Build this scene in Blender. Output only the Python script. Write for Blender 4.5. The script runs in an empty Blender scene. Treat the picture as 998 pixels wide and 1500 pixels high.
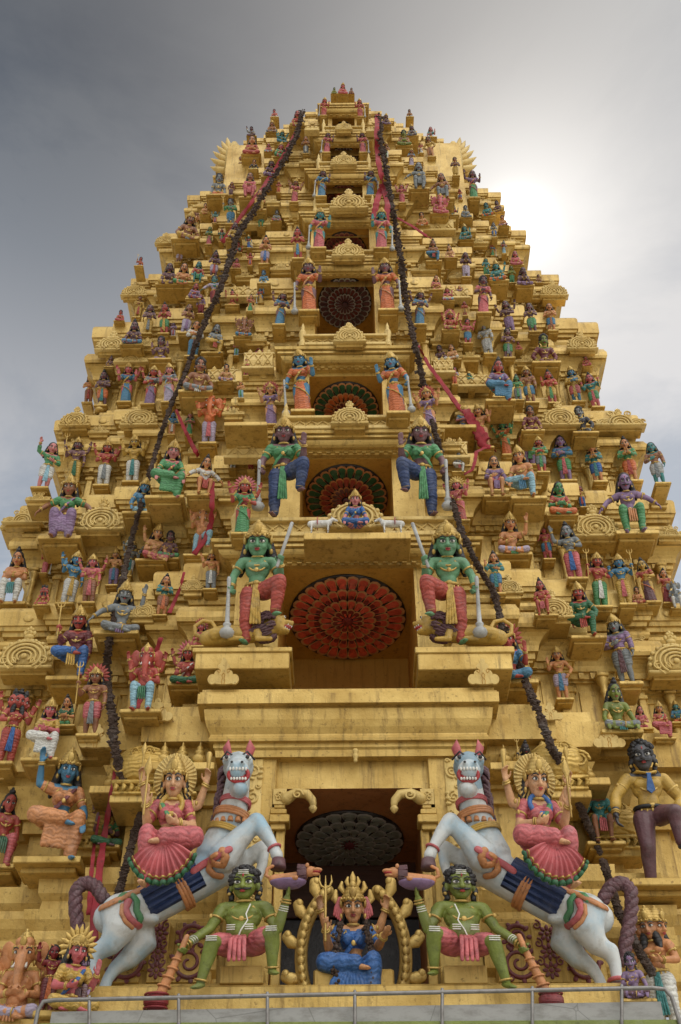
import bpy, math, random
from mathutils import Vector, Matrix
from mathutils.bvhtree import BVHTree
random.seed(7)
S = bpy.context.scene
COL = S.collection
R = math.radians
PI = math.pi
V = Vector

# ------------------------------------------------------------------ camera
F_PX = 1650.0
CAM = V((0, -14, 1.6))
PITCH = 42.0
CM = Matrix.Rotation(R(0.42), 3, 'Z') @ Matrix.Rotation(R(90 + PITCH), 3, 'X') @ Matrix.Rotation(R(-0.2), 3, 'Z')
cd = bpy.data.cameras.new('camera'); cam = bpy.data.objects.new('camera', cd); COL.objects.link(cam)
cam.matrix_world = Matrix.Translation(CAM) @ CM.to_4x4()
cd.sensor_fit = 'VERTICAL'; cd.sensor_height = 36; cd.sensor_width = 24; cd.lens = 36 * F_PX / 1500
cd.clip_start = .1; cd.clip_end = 5000
S.camera = cam
CMI = CM.inverted()
def ray(u, v):
    return (CM @ V(((u - 499) / F_PX, (750 - v) / F_PX, -1))).normalized()
def at(u, v, Y):
    d = ray(u, v); return CAM + d * ((Y - CAM.y) / d.y)
def proj(p):
    c = CMI @ (V(p) - CAM); return 499 + F_PX * c.x / -c.z, 750 - F_PX * c.y / -c.z
def mpp(p):                                            # metres per photo pixel at a point
    return -(CMI @ (V(p) - CAM)).z / F_PX

# ------------------------------------------------------------------ mesh helpers
def frame(d, up=(0, 0, 1)):
    d = V(d).normalized(); u = V(up)
    if abs(d.dot(u)) > .97: u = V((0, 1, 0))
    a = u.cross(d).normalized(); b = d.cross(a)
    return a, b, d
class MB:
    def __init__(s): s.v = []; s.f = []; s.m = []; s.mi = 0
    def add(s, vs, fs):
        n = len(s.v); s.v += [tuple(p) for p in vs]
        s.f += [tuple(i + n for i in f) for f in fs]; s.m += [s.mi] * len(fs)
    def join(s, o, M=None):
        n = len(s.v); s.v += [tuple(M @ V(p)) for p in o.v] if M else list(o.v)
        s.f += [tuple(i + n for i in f) for f in o.f]; s.m += [k + s.mi for k in o.m]
    def rings(s, rings, closed=True, cap=True):
        n = len(rings[0]); vs = [p for r in rings for p in r]; fs = []
        for i in range(len(rings) - 1):
            for j in range(n if closed else n - 1):
                k = (j + 1) % n
                fs.append((i * n + j, i * n + k, (i + 1) * n + k, (i + 1) * n + j))
        if cap and closed:
            fs.append(tuple(range(n - 1, -1, -1))); fs.append(tuple((len(rings) - 1) * n + j for j in range(n)))
        s.add(vs, fs)
    def ell(s, c, r, M=None, n=14, m=9):
        if not hasattr(r, '__len__'): r = (r, r, r)
        c = V(c); rg = []
        for i in range(m + 1):
            t = -PI / 2 + PI * i / m; t = max(-1.54, min(1.54, t))
            ring = []
            for j in range(n):
                a = 2 * PI * j / n
                p = V((r[0] * math.cos(t) * math.cos(a), r[1] * math.cos(t) * math.sin(a), r[2] * math.sin(t)))
                ring.append(c + (M @ p if M else p))
            rg.append(ring)
        s.rings(rg)
    def tube(s, path, rad, n=10, flat=1.0, up=(0, 0, 1), rnd=True):
        path = [V(p) for p in path]; k = len(path)
        if not hasattr(rad, '__len__'): rad = [rad] * k
        rg = []
        ds = []
        for i in range(k):
            d = path[min(i + 1, k - 1)] - path[max(i - 1, 0)]
            ds.append(d.normalized() if d.length > 1e-9 else V((0, 0, 1)))
        a, b, d = frame(ds[0], up)
        for i in range(k):
            d = ds[i]
            a = (a - d * a.dot(d)).normalized(); b = d.cross(a)
            def ring(c, r): return [c + a * (r * math.cos(2 * PI * j / n)) + b * (r * flat * math.sin(2 * PI * j / n)) for j in range(n)]
            if rnd and i == 0:
                for t in (-1.45, -.95, -.5): rg.append(ring(path[0] + d * (rad[0] * math.sin(t)), rad[0] * math.cos(t)))
            rg.append(ring(path[i], rad[i]))
            if rnd and i == k - 1:
                for t in (.5, .95, 1.45): rg.append(ring(path[i] + d * (rad[i] * math.sin(t)), rad[i] * math.cos(t)))
        s.rings(rg)
    def caps(s, p0, p1, r0, r1=None, n=12):
        p0 = V(p0); p1 = V(p1); r1 = r0 if r1 is None else r1
        if (p1 - p0).length < 1e-6: return s.ell(p0, r0)
        s.tube([p0, (p0 + p1) / 2, p1], [r0, (r0 + r1) / 2, r1], n)
    def lathe(s, prof, c=(0, 0, 0), n=20, M=None, sx=1, sy=1):
        c = V(c); rg = []
        for r, z in prof:
            r = max(r, .0004)
            ring = [V((r * sx * math.cos(2 * PI * j / n), r * sy * math.sin(2 * PI * j / n), z)) for j in range(n)]
            rg.append([c + (M @ p if M else p) for p in ring])
        s.rings(rg)
    def torus(s, c, Rr, r, nrm=(0, 0, 1), n=24, m=8, sx=1, sy=1, a0=0, a1=2 * PI):
        a, b, d = frame(nrm); c = V(c); full = abs(a1 - a0 - 2 * PI) < 1e-6
        rg = []
        for i in range(n + (0 if full else 1)):
            t = a0 + (a1 - a0) * i / n
            e = a * math.cos(t) * sx + b * math.sin(t) * sy; e2 = (a * math.cos(t) + b * math.sin(t))
            rg.append([c + e * Rr + e2 * (r * math.cos(2 * PI * j / m)) + d * (r * math.sin(2 * PI * j / m)) for j in range(m)])
        if full: rg.append(rg[0]); s.rings(rg, cap=False)
        else: s.rings(rg)
    def box(s, c, sz, M=None):
        c = V(c); x, y, z = [q / 2 for q in sz]
        vs = [V((i * x, j * y, k * z)) for k in (-1, 1) for j in (-1, 1) for i in (-1, 1)]
        vs = [c + (M @ p if M else p) for p in vs]
        s.add(vs, [(0, 2, 3, 1), (4, 5, 7, 6), (0, 1, 5, 4), (2, 6, 7, 3), (0, 4, 6, 2), (1, 3, 7, 5)])
    def bbox(s, c, sz, b=.012):                        # box with chamfered edges
        c = V(c); x, y, z = [q / 2 for q in sz]; b = min(b, x * .45, y * .45, z * .45)
        def ring(X, Y, Z): return [c + V(p) for p in ((-X + b, -Y, Z), (X - b, -Y, Z), (X, -Y + b, Z), (X, Y - b, Z), (X - b, Y, Z), (-X + b, Y, Z), (-X, Y - b, Z), (-X, -Y + b, Z))]
        s.rings([ring(x - b, y - b, -z), ring(x, y, -z + b), ring(x, y, z - b), ring(x - b, y - b, z)])
    def prism(s, poly, y0, y1):                        # x-z outline (counter-clockwise seen from -y), front y0, back y1
        n = len(poly)
        vs = [(x, y0, z) for x, z in poly] + [(x, y1, z) for x, z in poly]
        fs = [tuple(range(n)), tuple(range(2 * n - 1, n - 1, -1))] + [(i, i + n, (i + 1) % n + n, (i + 1) % n) for i in range(n)]
        s.add(vs, fs)
    def mesh(s, name, mats=(), smooth=True):
        me = bpy.data.meshes.new(name); me.from_pydata(s.v, [], s.f); me.update()
        for m in mats: me.materials.append(m)
        if len(mats) > 1: me.polygons.foreach_set('material_index', s.m)
        me.polygons.foreach_set('use_smooth', [smooth] * len(s.f))
        return me
    def build(s, name, mats, parent=None, smooth=True):
        if not hasattr(mats, '__len__'): mats = [mats]
        return link(name, s.mesh(name, mats, smooth), parent)
def link(name, me, parent=None):
    o = bpy.data.objects.new(name, me); COL.objects.link(o)
    if parent: o.parent = parent
    return o
def empty(name, loc=(0, 0, 0), rz=0):
    o = bpy.data.objects.new(name, None); COL.objects.link(o); o.location = loc; o.rotation_euler = (0, 0, rz); o.empty_display_size = .2
    return o
def tag(o, label=None, cat=None, group=None, kind=None):
    if label: o['label'] = label
    if cat: o['category'] = cat
    if group: o['group'] = group
    if kind: o['kind'] = kind
    return o
def remesh(mb, vox, it=3, fac=.5):
    me = mb.mesh('work'); o = bpy.data.objects.new('work', me); COL.objects.link(o)
    m = o.modifiers.new('r', 'REMESH'); m.mode = 'VOXEL'; m.voxel_size = vox; m.use_smooth_shade = True
    if it:
        q = o.modifiers.new('s', 'SMOOTH'); q.factor = fac; q.iterations = it
    dg = bpy.context.evaluated_depsgraph_get()
    r = bpy.data.meshes.new_from_object(o.evaluated_get(dg))
    bpy.data.objects.remove(o); bpy.data.meshes.remove(me)
    r.materials.clear(); r.polygons.foreach_set('use_smooth', [True] * len(r.polygons))
    r.polygons.foreach_set('material_index', [0] * len(r.polygons))
    return r

# ------------------------------------------------------------------ materials
def newmat(name):
    m = bpy.data.materials.new(name); m.use_nodes = True; nt = m.node_tree; b = nt.nodes['Principled BSDF']
    return m, nt, b
def N(nt, t, **k):
    n = nt.nodes.new(t)
    for a, v in k.items():
        if a in n.inputs.keys() if isinstance(a, str) and a in [i.name for i in n.inputs] else False: n.inputs[a].default_value = v
        else: setattr(n, a, v)
    return n
def ramp(nt, src, stops):
    r = nt.nodes.new('ShaderNodeValToRGB'); e = r.color_ramp.elements
    while len(e) < len(stops): e.new(.5)
    for i, (p, c) in enumerate(stops): e[i].position = p; e[i].color = c if len(c) == 4 else (*c, 1)
    nt.links.new(src, r.inputs[0]); return r
def mix(nt, a, b, fac, mode='MIX'):
    m = nt.nodes.new('ShaderNodeMix'); m.data_type = 'RGBA'; m.blend_type = mode
    for s, x in ((6, a), (7, b), (0, fac)):
        if hasattr(x, 'links'): nt.links.new(x, m.inputs[s])
        elif s == 0: m.inputs[0].default_value = x
        else: m.inputs[s].default_value = (*x, 1) if len(x) == 3 else x
    return m.outputs[2]
def noise(nt, co, scale, detail=5, rough=.6, dist=0):
    n = nt.nodes.new('ShaderNodeTexNoise'); n.inputs['Scale'].default_value = scale; n.inputs['Detail'].default_value = detail
    n.inputs['Roughness'].default_value = rough; n.inputs['Distortion'].default_value = dist
    if co: nt.links.new(co, n.inputs['Vector'])
    return n.outputs[0]
def mapping(nt, src, sc=(1, 1, 1)):
    m = nt.nodes.new('ShaderNodeMapping'); m.inputs['Scale'].default_value = sc; nt.links.new(src, m.inputs['Vector']); return m.outputs[0]
def bump(nt, b, h, st=.3, d=.02):
    n = nt.nodes.new('ShaderNodeBump'); n.inputs['Strength'].default_value = st; n.inputs['Distance'].default_value = d
    nt.links.new(h, n.inputs['Height']); nt.links.new(n.outputs[0], b.inputs['Normal']); return n
def coords(nt, kind='Object'):
    return nt.nodes.new('ShaderNodeTexCoord').outputs[kind]

def gold_mat(name, a, b_, dirt, metal=.38, rough=.36, carve=0):
    m, nt, b = newmat(name)
    geo = nt.nodes.new('ShaderNodeNewGeometry').outputs['Position']
    n1 = noise(nt, geo, 1.3, 6, .65)
    c = mix(nt, a, b_, ramp(nt, n1, [(.35, (0, 0, 0)), (.68, (1, 1, 1))]).outputs[0])
    st = noise(nt, mapping(nt, geo, (9, 9, .9)), 1, 6, .7)             # run-off streaks
    c = mix(nt, c, dirt, ramp(nt, st, [(.52, (0, 0, 0)), (.74, (.8, .8, .8))]).outputs[0])
    sp = noise(nt, geo, 14, 4, .7)                                      # chips and grime spots
    c = mix(nt, c, dirt, ramp(nt, sp, [(.60, (0, 0, 0)), (.72, (.8, .8, .8))]).outputs[0])
    st2 = noise(nt, mapping(nt, geo, (5, 5, .35)), 1, 7, .75)           # black mould runs
    c = mix(nt, c, (.035, .025, .012), ramp(nt, st2, [(.59, (0, 0, 0)), (.76, (.85, .85, .85))]).outputs[0])
    nt.links.new(c, b.inputs['Base Color'])
    b.inputs['Metallic'].default_value = metal
    rr = ramp(nt, n1, [(.3, (rough - .08,) * 3), (.7, (rough + .15,) * 3)]); nt.links.new(rr.outputs[0], b.inputs['Roughness'])
    h = noise(nt, geo, 22, 6, .65)
    if carve:
        w = nt.nodes.new('ShaderNodeTexWave'); w.wave_type = 'RINGS'; w.inputs['Scale'].default_value = carve; w.inputs['Distortion'].default_value = 6
        w.inputs['Detail'].default_value = 1
        nt.links.new(geo, w.inputs['Vector'])
        ad = nt.nodes.new('ShaderNodeMath'); ad.operation = 'MULTIPLY_ADD'; nt.links.new(w.outputs[1], ad.inputs[0]); ad.inputs[1].default_value = 1.2
        nt.links.new(h, ad.inputs[2]); h = ad.outputs[0]
    bump(nt, b, h, .35, .02 if not carve else .03)
    return m
GOLD = gold_mat('gold_paint', (.62, .43, .13), (.42, .26, .055), (.13, .07, .017))
GOLDC = gold_mat('gold_paint_carved', (.60, .41, .11), (.48, .30, .06), (.14, .075, .014), carve=5)
CREAM = gold_mat('pale_gold_paint', (.66, .49, .18), (.58, .40, .12), (.26, .15, .035), .15, .5)
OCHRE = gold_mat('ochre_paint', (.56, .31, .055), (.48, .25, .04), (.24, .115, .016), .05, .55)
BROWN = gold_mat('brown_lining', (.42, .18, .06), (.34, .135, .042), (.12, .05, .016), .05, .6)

def paint(name, c, folds=0, rough=.48, tint=None, dots=0):
    m, nt, b = newmat(name)
    co = coords(nt)
    geo = nt.nodes.new('ShaderNodeNewGeometry').outputs['Position']
    n1 = noise(nt, geo, 5, 5, .6)
    lo = tuple(x * .72 for x in c); hi = tuple(min(1, x * 1.18 + .01) for x in c)
    k = mix(nt, lo, hi, ramp(nt, n1, [(.3, (0, 0, 0)), (.7, (1, 1, 1))]).outputs[0])
    h = noise(nt, geo, 30, 4, .6)
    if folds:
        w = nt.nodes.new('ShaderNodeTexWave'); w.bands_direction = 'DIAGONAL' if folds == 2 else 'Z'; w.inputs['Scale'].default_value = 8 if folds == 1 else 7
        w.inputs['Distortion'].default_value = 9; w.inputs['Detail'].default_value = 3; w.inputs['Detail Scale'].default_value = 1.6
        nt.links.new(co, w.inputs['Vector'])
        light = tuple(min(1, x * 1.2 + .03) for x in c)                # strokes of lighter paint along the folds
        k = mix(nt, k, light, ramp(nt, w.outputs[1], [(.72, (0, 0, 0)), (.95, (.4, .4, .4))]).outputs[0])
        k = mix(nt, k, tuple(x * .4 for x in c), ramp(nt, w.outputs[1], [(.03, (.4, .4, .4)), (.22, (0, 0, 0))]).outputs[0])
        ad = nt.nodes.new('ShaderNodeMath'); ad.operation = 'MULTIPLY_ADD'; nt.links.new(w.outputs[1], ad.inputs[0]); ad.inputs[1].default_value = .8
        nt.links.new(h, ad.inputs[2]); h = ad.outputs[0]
    sp = noise(nt, geo, 9, 6, .75)
    k = mix(nt, k, tuple(x * .3 + .01 for x in c), ramp(nt, sp, [(.55, (0, 0, 0)), (.70, (.75, .75, .75))]).outputs[0])
    fd = noise(nt, geo, 2.7, 6, .7)                                     # chalky, sun-bleached patches
    k = mix(nt, k, tuple(.5 * x + .13 for x in c), ramp(nt, fd, [(.52, (0, 0, 0)), (.72, (.55, .55, .55))]).outputs[0])
    nt.links.new(k, b.inputs['Base Color']); b.inputs['Roughness'].default_value = rough
    bump(nt, b, h, .4, .02)
    return m
RGB = dict(blue=(.06, .20, .34), teal=(.045, .22, .22), green=(.07, .26, .10), olive=(.17, .21, .03), pink=(.55, .20, .19), red=(.40, .065, .045),
           orange=(.56, .24, .09), tan=(.60, .30, .13), brown=(.29, .12, .055), purple=(.17, .08, .09), black=(.028, .024, .03), grey=(.19, .21, .22),
           yellow=(.52, .33, .06), lilac=(.40, .34, .45), white=(.62, .62, .58), dkgreen=(.025, .13, .055), dkred=(.22, .015, .018), sky=(.25, .45, .55),
           navy=(.02, .045, .14), maroon=(.16, .03, .035), flame=(.58, .15, .04), royal=(.03, .12, .36), plum=(.12, .05, .06), silver=(.42, .43, .42),
           rose=(.50, .11, .12), violet=(.24, .15, .28), lotusred=(.72, .10, .06), horsegrey=(.46, .53, .56), horseblue=(.26, .38, .46), soot=(.06, .06, .07), slate=(.25, .29, .26), jade=(.12, .29, .15), horse=(.66, .66, .63), hskin=(.62, .34, .17))
_pm = {}
def pm(c, folds=0, rough=.48):
    k = (c, folds, rough)
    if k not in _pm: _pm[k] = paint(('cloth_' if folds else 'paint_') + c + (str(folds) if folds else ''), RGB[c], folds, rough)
    return _pm[k]
BLACK = paint('black_paint', (.012, .011, .012), 0, .4); WHITE = paint('white_paint', (.72, .71, .66), 0, .4); LIPS = paint('lip_red', (.42, .03, .035), 0, .35)
HAIR = paint('hair_black', (.014, .012, .013), 1, .5)
JEWEL = gold_mat('gilt', (.60, .42, .13), (.48, .31, .08), (.18, .09, .02), .45, .35)
# ------------------------------------------------------------------ the tower
tower = empty('temple_tower', (0, 0, 0))
tag(tower, 'tall golden stepped temple tower with tiers of cornices, niches and lotus ceilings', 'temple tower')
TV, TF = [], []                                        # everything solid on the tower, for finding where statues stand
def solid(mb):
    n = len(TV); TV.extend(mb.v); TF.extend(tuple(i + n for i in f) for f in mb.f)
def tz(v, Y): return at(511, v, Y).z
# centre bay: ledge row (photo px), front edge of that ledge, half width of its cornice in px
VL = [1465, 1000, 785, 628, 505, 378, 308, 245, 192, 150]
YL = [-.15, 0, .5, .9, 1.25, 1.6, 1.85, 2.1, 2.35, 2.6]
HW = [0, 245, 200, 145, 104, 80, 67, 58, 50, 38]
VO = [1155, 833, 672, 551, 398, 332, 262, 207, 155]    # top of each niche opening
HO = [107, 97, 66, 53, 42, 36, 27, 23, 21]             # its half width
ZL = [tz(v, y) for v, y in zip(VL, YL)]
CO = .45                                               # how far the centre cornices stand out
def px2x(px, v, Y): return px * mpp(at(511, v, Y))
XC = [1.72] + [px2x(HW[i], VL[i], YL[i]) - CO * (1 if i < 5 else .7) for i in range(1, 10)]   # wall half width under the ledge i is XC[i]
XCORN = [7.1, 6.6, 6.3, 6.15, 5.85, 5.3, 4.75, 4.3, 3.65, 2.95, 2.2, 1.5]
REC = 1.95
def bridge(mb, chains, mats):
    """chains: list of equal-length point lists; mats[i] the material of the strip i"""
    n = len(chains[0]); base = len(mb.v); mb.v += [tuple(p) for c in chains for p in c]
    for i in range(len(chains) - 1):
        for j in range(n - 1):
            q = (base + i * n + j, base + i * n + j + 1, base + (i + 1) * n + j + 1, base + (i + 1) * n + j)
            ps = [mb.v[k] for k in q]
            if (V(ps[2]) - V(ps[0])).cross(V(ps[3]) - V(ps[1])).length < 1e-7: continue
            mb.f.append(q); mt = mats[i]; mb.m.append(mt(j) if callable(mt) else mt)
def normals(pts):
    out = []
    for i in range(len(pts)):
        s = V((0, 0))
        for a, b in ((i - 1, i), (i, i + 1)):
            if a < 0 or b >= len(pts): continue
            d = V((pts[b][0] - pts[a][0], pts[b][1] - pts[a][1]))
            if d.length < 1e-9: continue
            d.normalize(); nn = V((d.y, -d.x))
            if (s - nn).length > .1: s += nn
        out.append(s)
    return out
def level(pts, nrm, z, o): return [(p[0] + n.x * o, p[1] + n.y * o, z) for p, n in zip(pts, nrm)]

# painted lotus ceilings
def lotus(cols, rings, back):
    """flat disc of overlapping petals, seen from below: petals are real thin reliefs under a round board"""
    mb = MB(); mb.mi = 0
    mb.lathe([(1.0, .03), (1.0, 0), (.985, -.012), (0, -.012)], n=64)
    for k, (r0, r1, n, ci) in enumerate(rings):
        dz = -.014 - .012 * (len(rings) - k)
        dz = -.014 - .010 * k
        for j in range(n):
            a = 2 * PI * (j + .5 * (k % 2)) / n; w = PI / n * 1.02
            def P(r, t, z): return (r * math.cos(a + t), r * math.sin(a + t), z)
            prof = [(0, -w * .62), (.45, -w * .95), (.75, -w), (.92, -w * .72), (1, 0), (.92, w * .72), (.75, w), (.45, w * .95), (0, w * .62)]
            def outline(sc, z): return [P(r0 + (r1 - r0) * (1 - (1 - q) * 1) * sc if q > .5 else r0 + (r1 - r0) * q, t * (sc if q > .3 else 1), z) for q, t in prof]
            o0 = outline(1.0, dz + .012); o1 = outline(.98, dz); o2 = outline(.82, dz - .004); o3 = outline(.62, dz - .009); o4 = outline(.42, dz - .006)
            n9 = len(prof)
            def strip(A, B, m):
                mb.mi = m; mb.add(A + B, [(i, i + 1, n9 + i + 1, n9 + i) for i in range(n9 - 1)] + [(n9 - 1, 0, n9, 2 * n9 - 1)])
            strip(o0, o1, ci[0]); strip(o1, o2, ci[1]); strip(o2, o3, ci[2]); strip(o3, o4, ci[2]); mb.mi = ci[3]; mb.add(o4, [tuple(range(n9))])
    mb.mi = 4; mb.ell((0, 0, -.05), (.09, .09, .04))
    for j in range(8):
        mb.ell((.07 * math.cos(j * PI / 4), .07 * math.sin(j * PI / 4), -.055), .028, n=8, m=6)
    return mb
LM = {'red': ['black', 'lotusred', 'tan', 'dkred', 'dkred'], 'grey': ['black', 'slate', 'silver', 'grey', 'maroon'], 'multi': ['black', 'dkgreen', 'tan', 'flame', 'maroon'],
      'multi2': ['black', 'dkgreen', 'orange', 'red', 'purple'], 'plum': ['black', 'plum', 'silver', 'maroon', 'plum'], 'rose': ['black', 'maroon', 'brown', 'rose', 'maroon']}
PR3 = [(.70, 1.0, 30, (0, 2, 1, 1)), (.47, .73, 24, (0, 2, 1, 3)), (.27, .50, 18, (0, 2, 1, 1)), (.10, .30, 12, (0, 2, 3, 1))]
PR2 = [(.66, 1.0, 26, (0, 2, 1, 1)), (.40, .68, 22, (0, 2, 3, 3)), (.12, .42, 16, (0, 2, 4, 3))]
PRG = [(.72, 1.0, 20, (0, 2, 1, 1)), (.46, .76, 18, (0, 2, 1, 1)), (.26, .50, 14, (0, 2, 1, 1)), (.08, .30, 10, (0, 2, 1, 4))]
LOT = {}
def lotus_mesh(kind):
    if kind not in LOT:
        rg = {'red': PR3, 'grey': PRG}.get(kind, PR2)
        LOT[kind] = lotus(kind, rg, 0).mesh('lotus', [pm(c) if c != 'black' else BLACK for c in LM[kind]], True)
    return LOT[kind]
LK = ['grey', 'red', 'multi2', 'multi', 'plum', 'rose', 'rose', 'plum', 'plum']

def baluster_mb(h, r):
    mb = MB()
    mb.lathe([(r * 1.5, 0), (r * 1.5, .06 * h), (r, .08 * h), (r * .8, .14 * h), (r * 1.25, .2 * h), (r * .8, .26 * h), (r * .72, .5 * h), (r * .85, .62 * h), (r * 1.1, .66 * h), (r * .8, .7 * h),
              (r * 1.0, .76 * h), (r * 1.55, .86 * h), (r * 1.6, .9 * h), (r * 1.2, .92 * h)], n=14)
    mb.bbox((0, 0, .96 * h), (r * 3.3, r * 3.3, .08 * h), r * .2)
    return mb
BAL = baluster_mb(1, .075).mesh('baluster', [GOLD])

storeys = []
def centre_bay(i):
    """wall of the centre bay of the storey i with its deep niche, and its heavy cornice"""
    yw = YL[i + 1] + CO if i else .5
    if i >= 4: yw = YL[i + 1] + CO * .7
    co = CO if i < 4 else CO * .7
    z0 = ZL[i] - .35; z1 = ZL[i + 1]
    x = XC[i + 1] if i else 1.75
    zo = tz(VO[i], yw); hn = min(px2x(HO[i], VO[i], yw), x - .12); zf = ZL[i] + (.12 if i else -.2)
    dep = 2.7 if i < 2 else 2.2
    zc = max(zo + .1, z1 - (1.05 if i == 0 else .75)) if i else zo + .42
    if zc > z1 - .35: zc = z1 - .35
    yb = yw + 4
    def pts(d): return [(-x, yb), (-x, yw), (-hn, yw), (-hn, yw + d), (hn, yw + d), (hn, yw), (x, yw), (x, yb)]
    P1 = pts(dep); P0 = pts(0); nr = normals([(-x, yb), (-x, yw), (x, yw), (x, yb)])
    nr = [nr[0], nr[1]] + [V((0, -1))] * 4 + [nr[2], nr[3]]
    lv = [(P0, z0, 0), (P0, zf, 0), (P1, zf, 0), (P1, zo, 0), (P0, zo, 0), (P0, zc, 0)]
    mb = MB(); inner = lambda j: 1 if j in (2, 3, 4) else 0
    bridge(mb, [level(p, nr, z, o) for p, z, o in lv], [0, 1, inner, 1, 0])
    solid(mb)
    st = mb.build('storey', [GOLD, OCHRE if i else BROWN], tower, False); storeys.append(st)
    # cornice
    h = z1 - zc
    if i == 0:
        prof = [(0, 0), (0, .16), (.10, .17), (.13, .20), (.20, .20), (.20, .26), (.24, .27), (.29, .25), (.31, .25), (.40, .30), (.50, .335), (.60, .35), (.66, .36), (.66, .33), (.70, .33), (.70, .45), (.86, .455), (.86, .43), (.90, .43), (.90, .40), (.96, .40), (.96, .34), (1, .34)]
        prof = [(a, b * 1.0) for a, b in prof]
    else:
        prof = [(0, 0), (0, .10), (.12, .10), (.15, .14), (.22, .14), (.22, .22), (.30, .27), (.40, .30), (.52, .32), (.52, .28), (.56, .28), (.56, .38), (.70, .385), (.70, .35), (.76, .35), (.76, .43), (.92, .45), (.95, .42), (1, .42)]
        prof = [(a, b * co / .45) for a, b in prof]
    cb = MB()
    ch = [level(P0, nr, zc + a * h, b) for a, b in prof] + [level(P0, nr, z1 + .002, -.3)]
    bridge(cb, ch, [0] * (len(ch) - 1)); solid(cb)
    if i:
        nn = int(2 * x / .16)
        for q in range(nn): cb.box((-x + (q + .5) * 2 * x / nn, yw - .12 * co / .45, zc + .06 * h), (.08, .06, .08 * h))
    cb.build('cornice', [GOLD], st, False)
    # lotus ceiling
    rr = hn * (.80 if i == 0 else .93 if i == 1 else .95)
    lo = link('lotus_ceiling', lotus_mesh(LK[i]), st)
    lo.location = (0, yw + rr * 1.22 + (.62 if i == 0 else .12), zo - .03)
    lo.scale = (rr, rr * 1.2, 1)
    # parapet rail with lattice in front of the niche
    if i >= 2:
        ph = (.42, .36, .34, .3, .28, .26, .24)[i - 2]; pw = 1.86 if i == 2 else hn + .35 if i < 4 else hn + .18; yf = YL[i] - .02; pz = ZL[i]
        mb = MB(); mb.bbox((0, yf + .1, pz + ph * .12), (2 * pw, .2, ph * .24)); mb.bbox((0, yf + .1, pz + ph * .9), (2 * pw + .06, .22, ph * .2))
        mb.box((0, yf + .14, pz + ph * .5), (2 * pw - .04, .08, ph * .66))
        nb = max(6, int(2 * pw / .22))
        for k in range(nb):
            xx = -pw + (k + .5) * 2 * pw / nb; w = 2 * pw / nb
            mb.caps((xx - w * .42, yf + .085, pz + ph * .3), (xx + w * .42, yf + .085, pz + ph * .75), .016, n=6)
            mb.caps((xx + w * .42, yf + .08, pz + ph * .3), (xx - w * .42, yf + .08, pz + ph * .75), .016, n=6)
        for s in (-1, 1):
            mb.lathe([(.10, 0), (.12, .1), (.08, .2), (.12, .45), (.05, .6), (.06, .66), (.005, .8)], (s * (pw + .05), yf + .08, pz), 12, sx=ph * 2, sy=ph * 2)
        solid(mb); mb.build('parapet', [CREAM], st, False)
    return dict(yw=yw, zo=zo, hn=hn, zc=zc, x=x, co=co)
CB = [centre_bay(i) for i in range(9)]

def breakouts(xa, xb, y, n, d=.13):
    """front run from xa to xb at depth y with n shallow projecting blocks"""
    out = [(xa, y)]; w = (xb - xa) / n
    for k in range(n):
        a = xa + w * k + w * .2; b = xa + w * k + w * .8
        out += [(a, y), (a, y - d), (b, y - d), (b, y)]
    return out + [(xb, y)]
def side_chain(x3, yc, rec, yb, xin):
    x1 = x3 * .46; x2 = x3 * .68
    y1, y2, y3 = yc + rec * .40, yc + rec * .72, yc + rec
    st = [(x3, 1.0), (x3 * .91, .93), (x2 + (x3 - x2) * .30, .84), (x2, .72), (x1 + (x2 - x1) * .45, .55), (x1, .40)]
    L = [(-x3, yb)]
    for (xa, f), (xb, _) in zip(st, st[1:]): L += [(-xa, yc + rec * f), (-xb, yc + rec * f)]
    if xin: L += [(-x1, y1)] + ([(-x1 + (x1 - xin) * .45, y1), (-x1 + (x1 - xin) * .45, y1 - rec * .12)] if x1 - xin > .5 else []) + [(-xin, y1 - (rec * .12 if x1 - xin > .5 else 0))]
    else: L += [(-x1, y1), (-x1 * .45, y1), (-x1 * .45, y1 - .25)] ; L += [(-x, y) for x, y in reversed(L)]
    o = [L[0]]
    for p in L[1:]:
        if abs(p[0] - o[-1][0]) + abs(p[1] - o[-1][1]) > 1e-6: o.append(p)
    return o, (x1, x2, x3), (y1, y2, y3)
def mirror_mb(mb):
    o = MB(); o.v = mb.v + [(-x, y, z) for x, y, z in mb.v]; n = len(mb.v)
    o.v = o.v[n:]; o.f = [tuple(reversed(f)) for f in mb.f]; o.m = list(mb.m)
    return o
SP = [(0, .20), (.035, .20), (.035, .27), (.05, .285), (.07, .285), (.085, .27), (.10, .27), (.10, .17), (.12, .15), (.135, .12), (.135, .15), (.155, .15), (.155, .06), (.17, .06), (.17, 0), (.45, 0), (.45, .05), (.465, .05), (.465, .09), (.50, .10), (.50, .15), (.53, .17), (.55, .20),
      (.57, .25), (.585, .31), (.59, .35), (.59, .31), (.605, .31), (.605, .36), (.625, .385), (.66, .385), (.68, .36), (.70, .34), (.70, .28), (.715, .28), (.715, .17), (.745, .17), (.745, .21), (.765, .24), (.785, .24), (.80, .21), (.80, .15), (.825, .15), (.825, .22), (.85, .24),
      (.85, .29), (.875, .31), (.875, .34), (.965, .355), (.985, .34), (1, .31)]
SP0 = [(.0, .75), (.06, .75), (.06, .62), (.10, .62), (.12, .70), (.17, .72), (.17, .55), (.20, .5), (.23, .58), (.26, .6), (.26, .42), (.30, .42), (.33, .48), (.36, .5), (.36, .34), (.40, .32), (.42, .38), (.47, .4), (.47, .05), (.50, .0),
       (.68, 0), (.68, .1), (.72, .12), (.72, .2), (.78, .28), (.82, .38), (.82, .3), (.86, .3), (.86, .5), (.95, .52), (.95, .42), (1, .42)]
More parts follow.
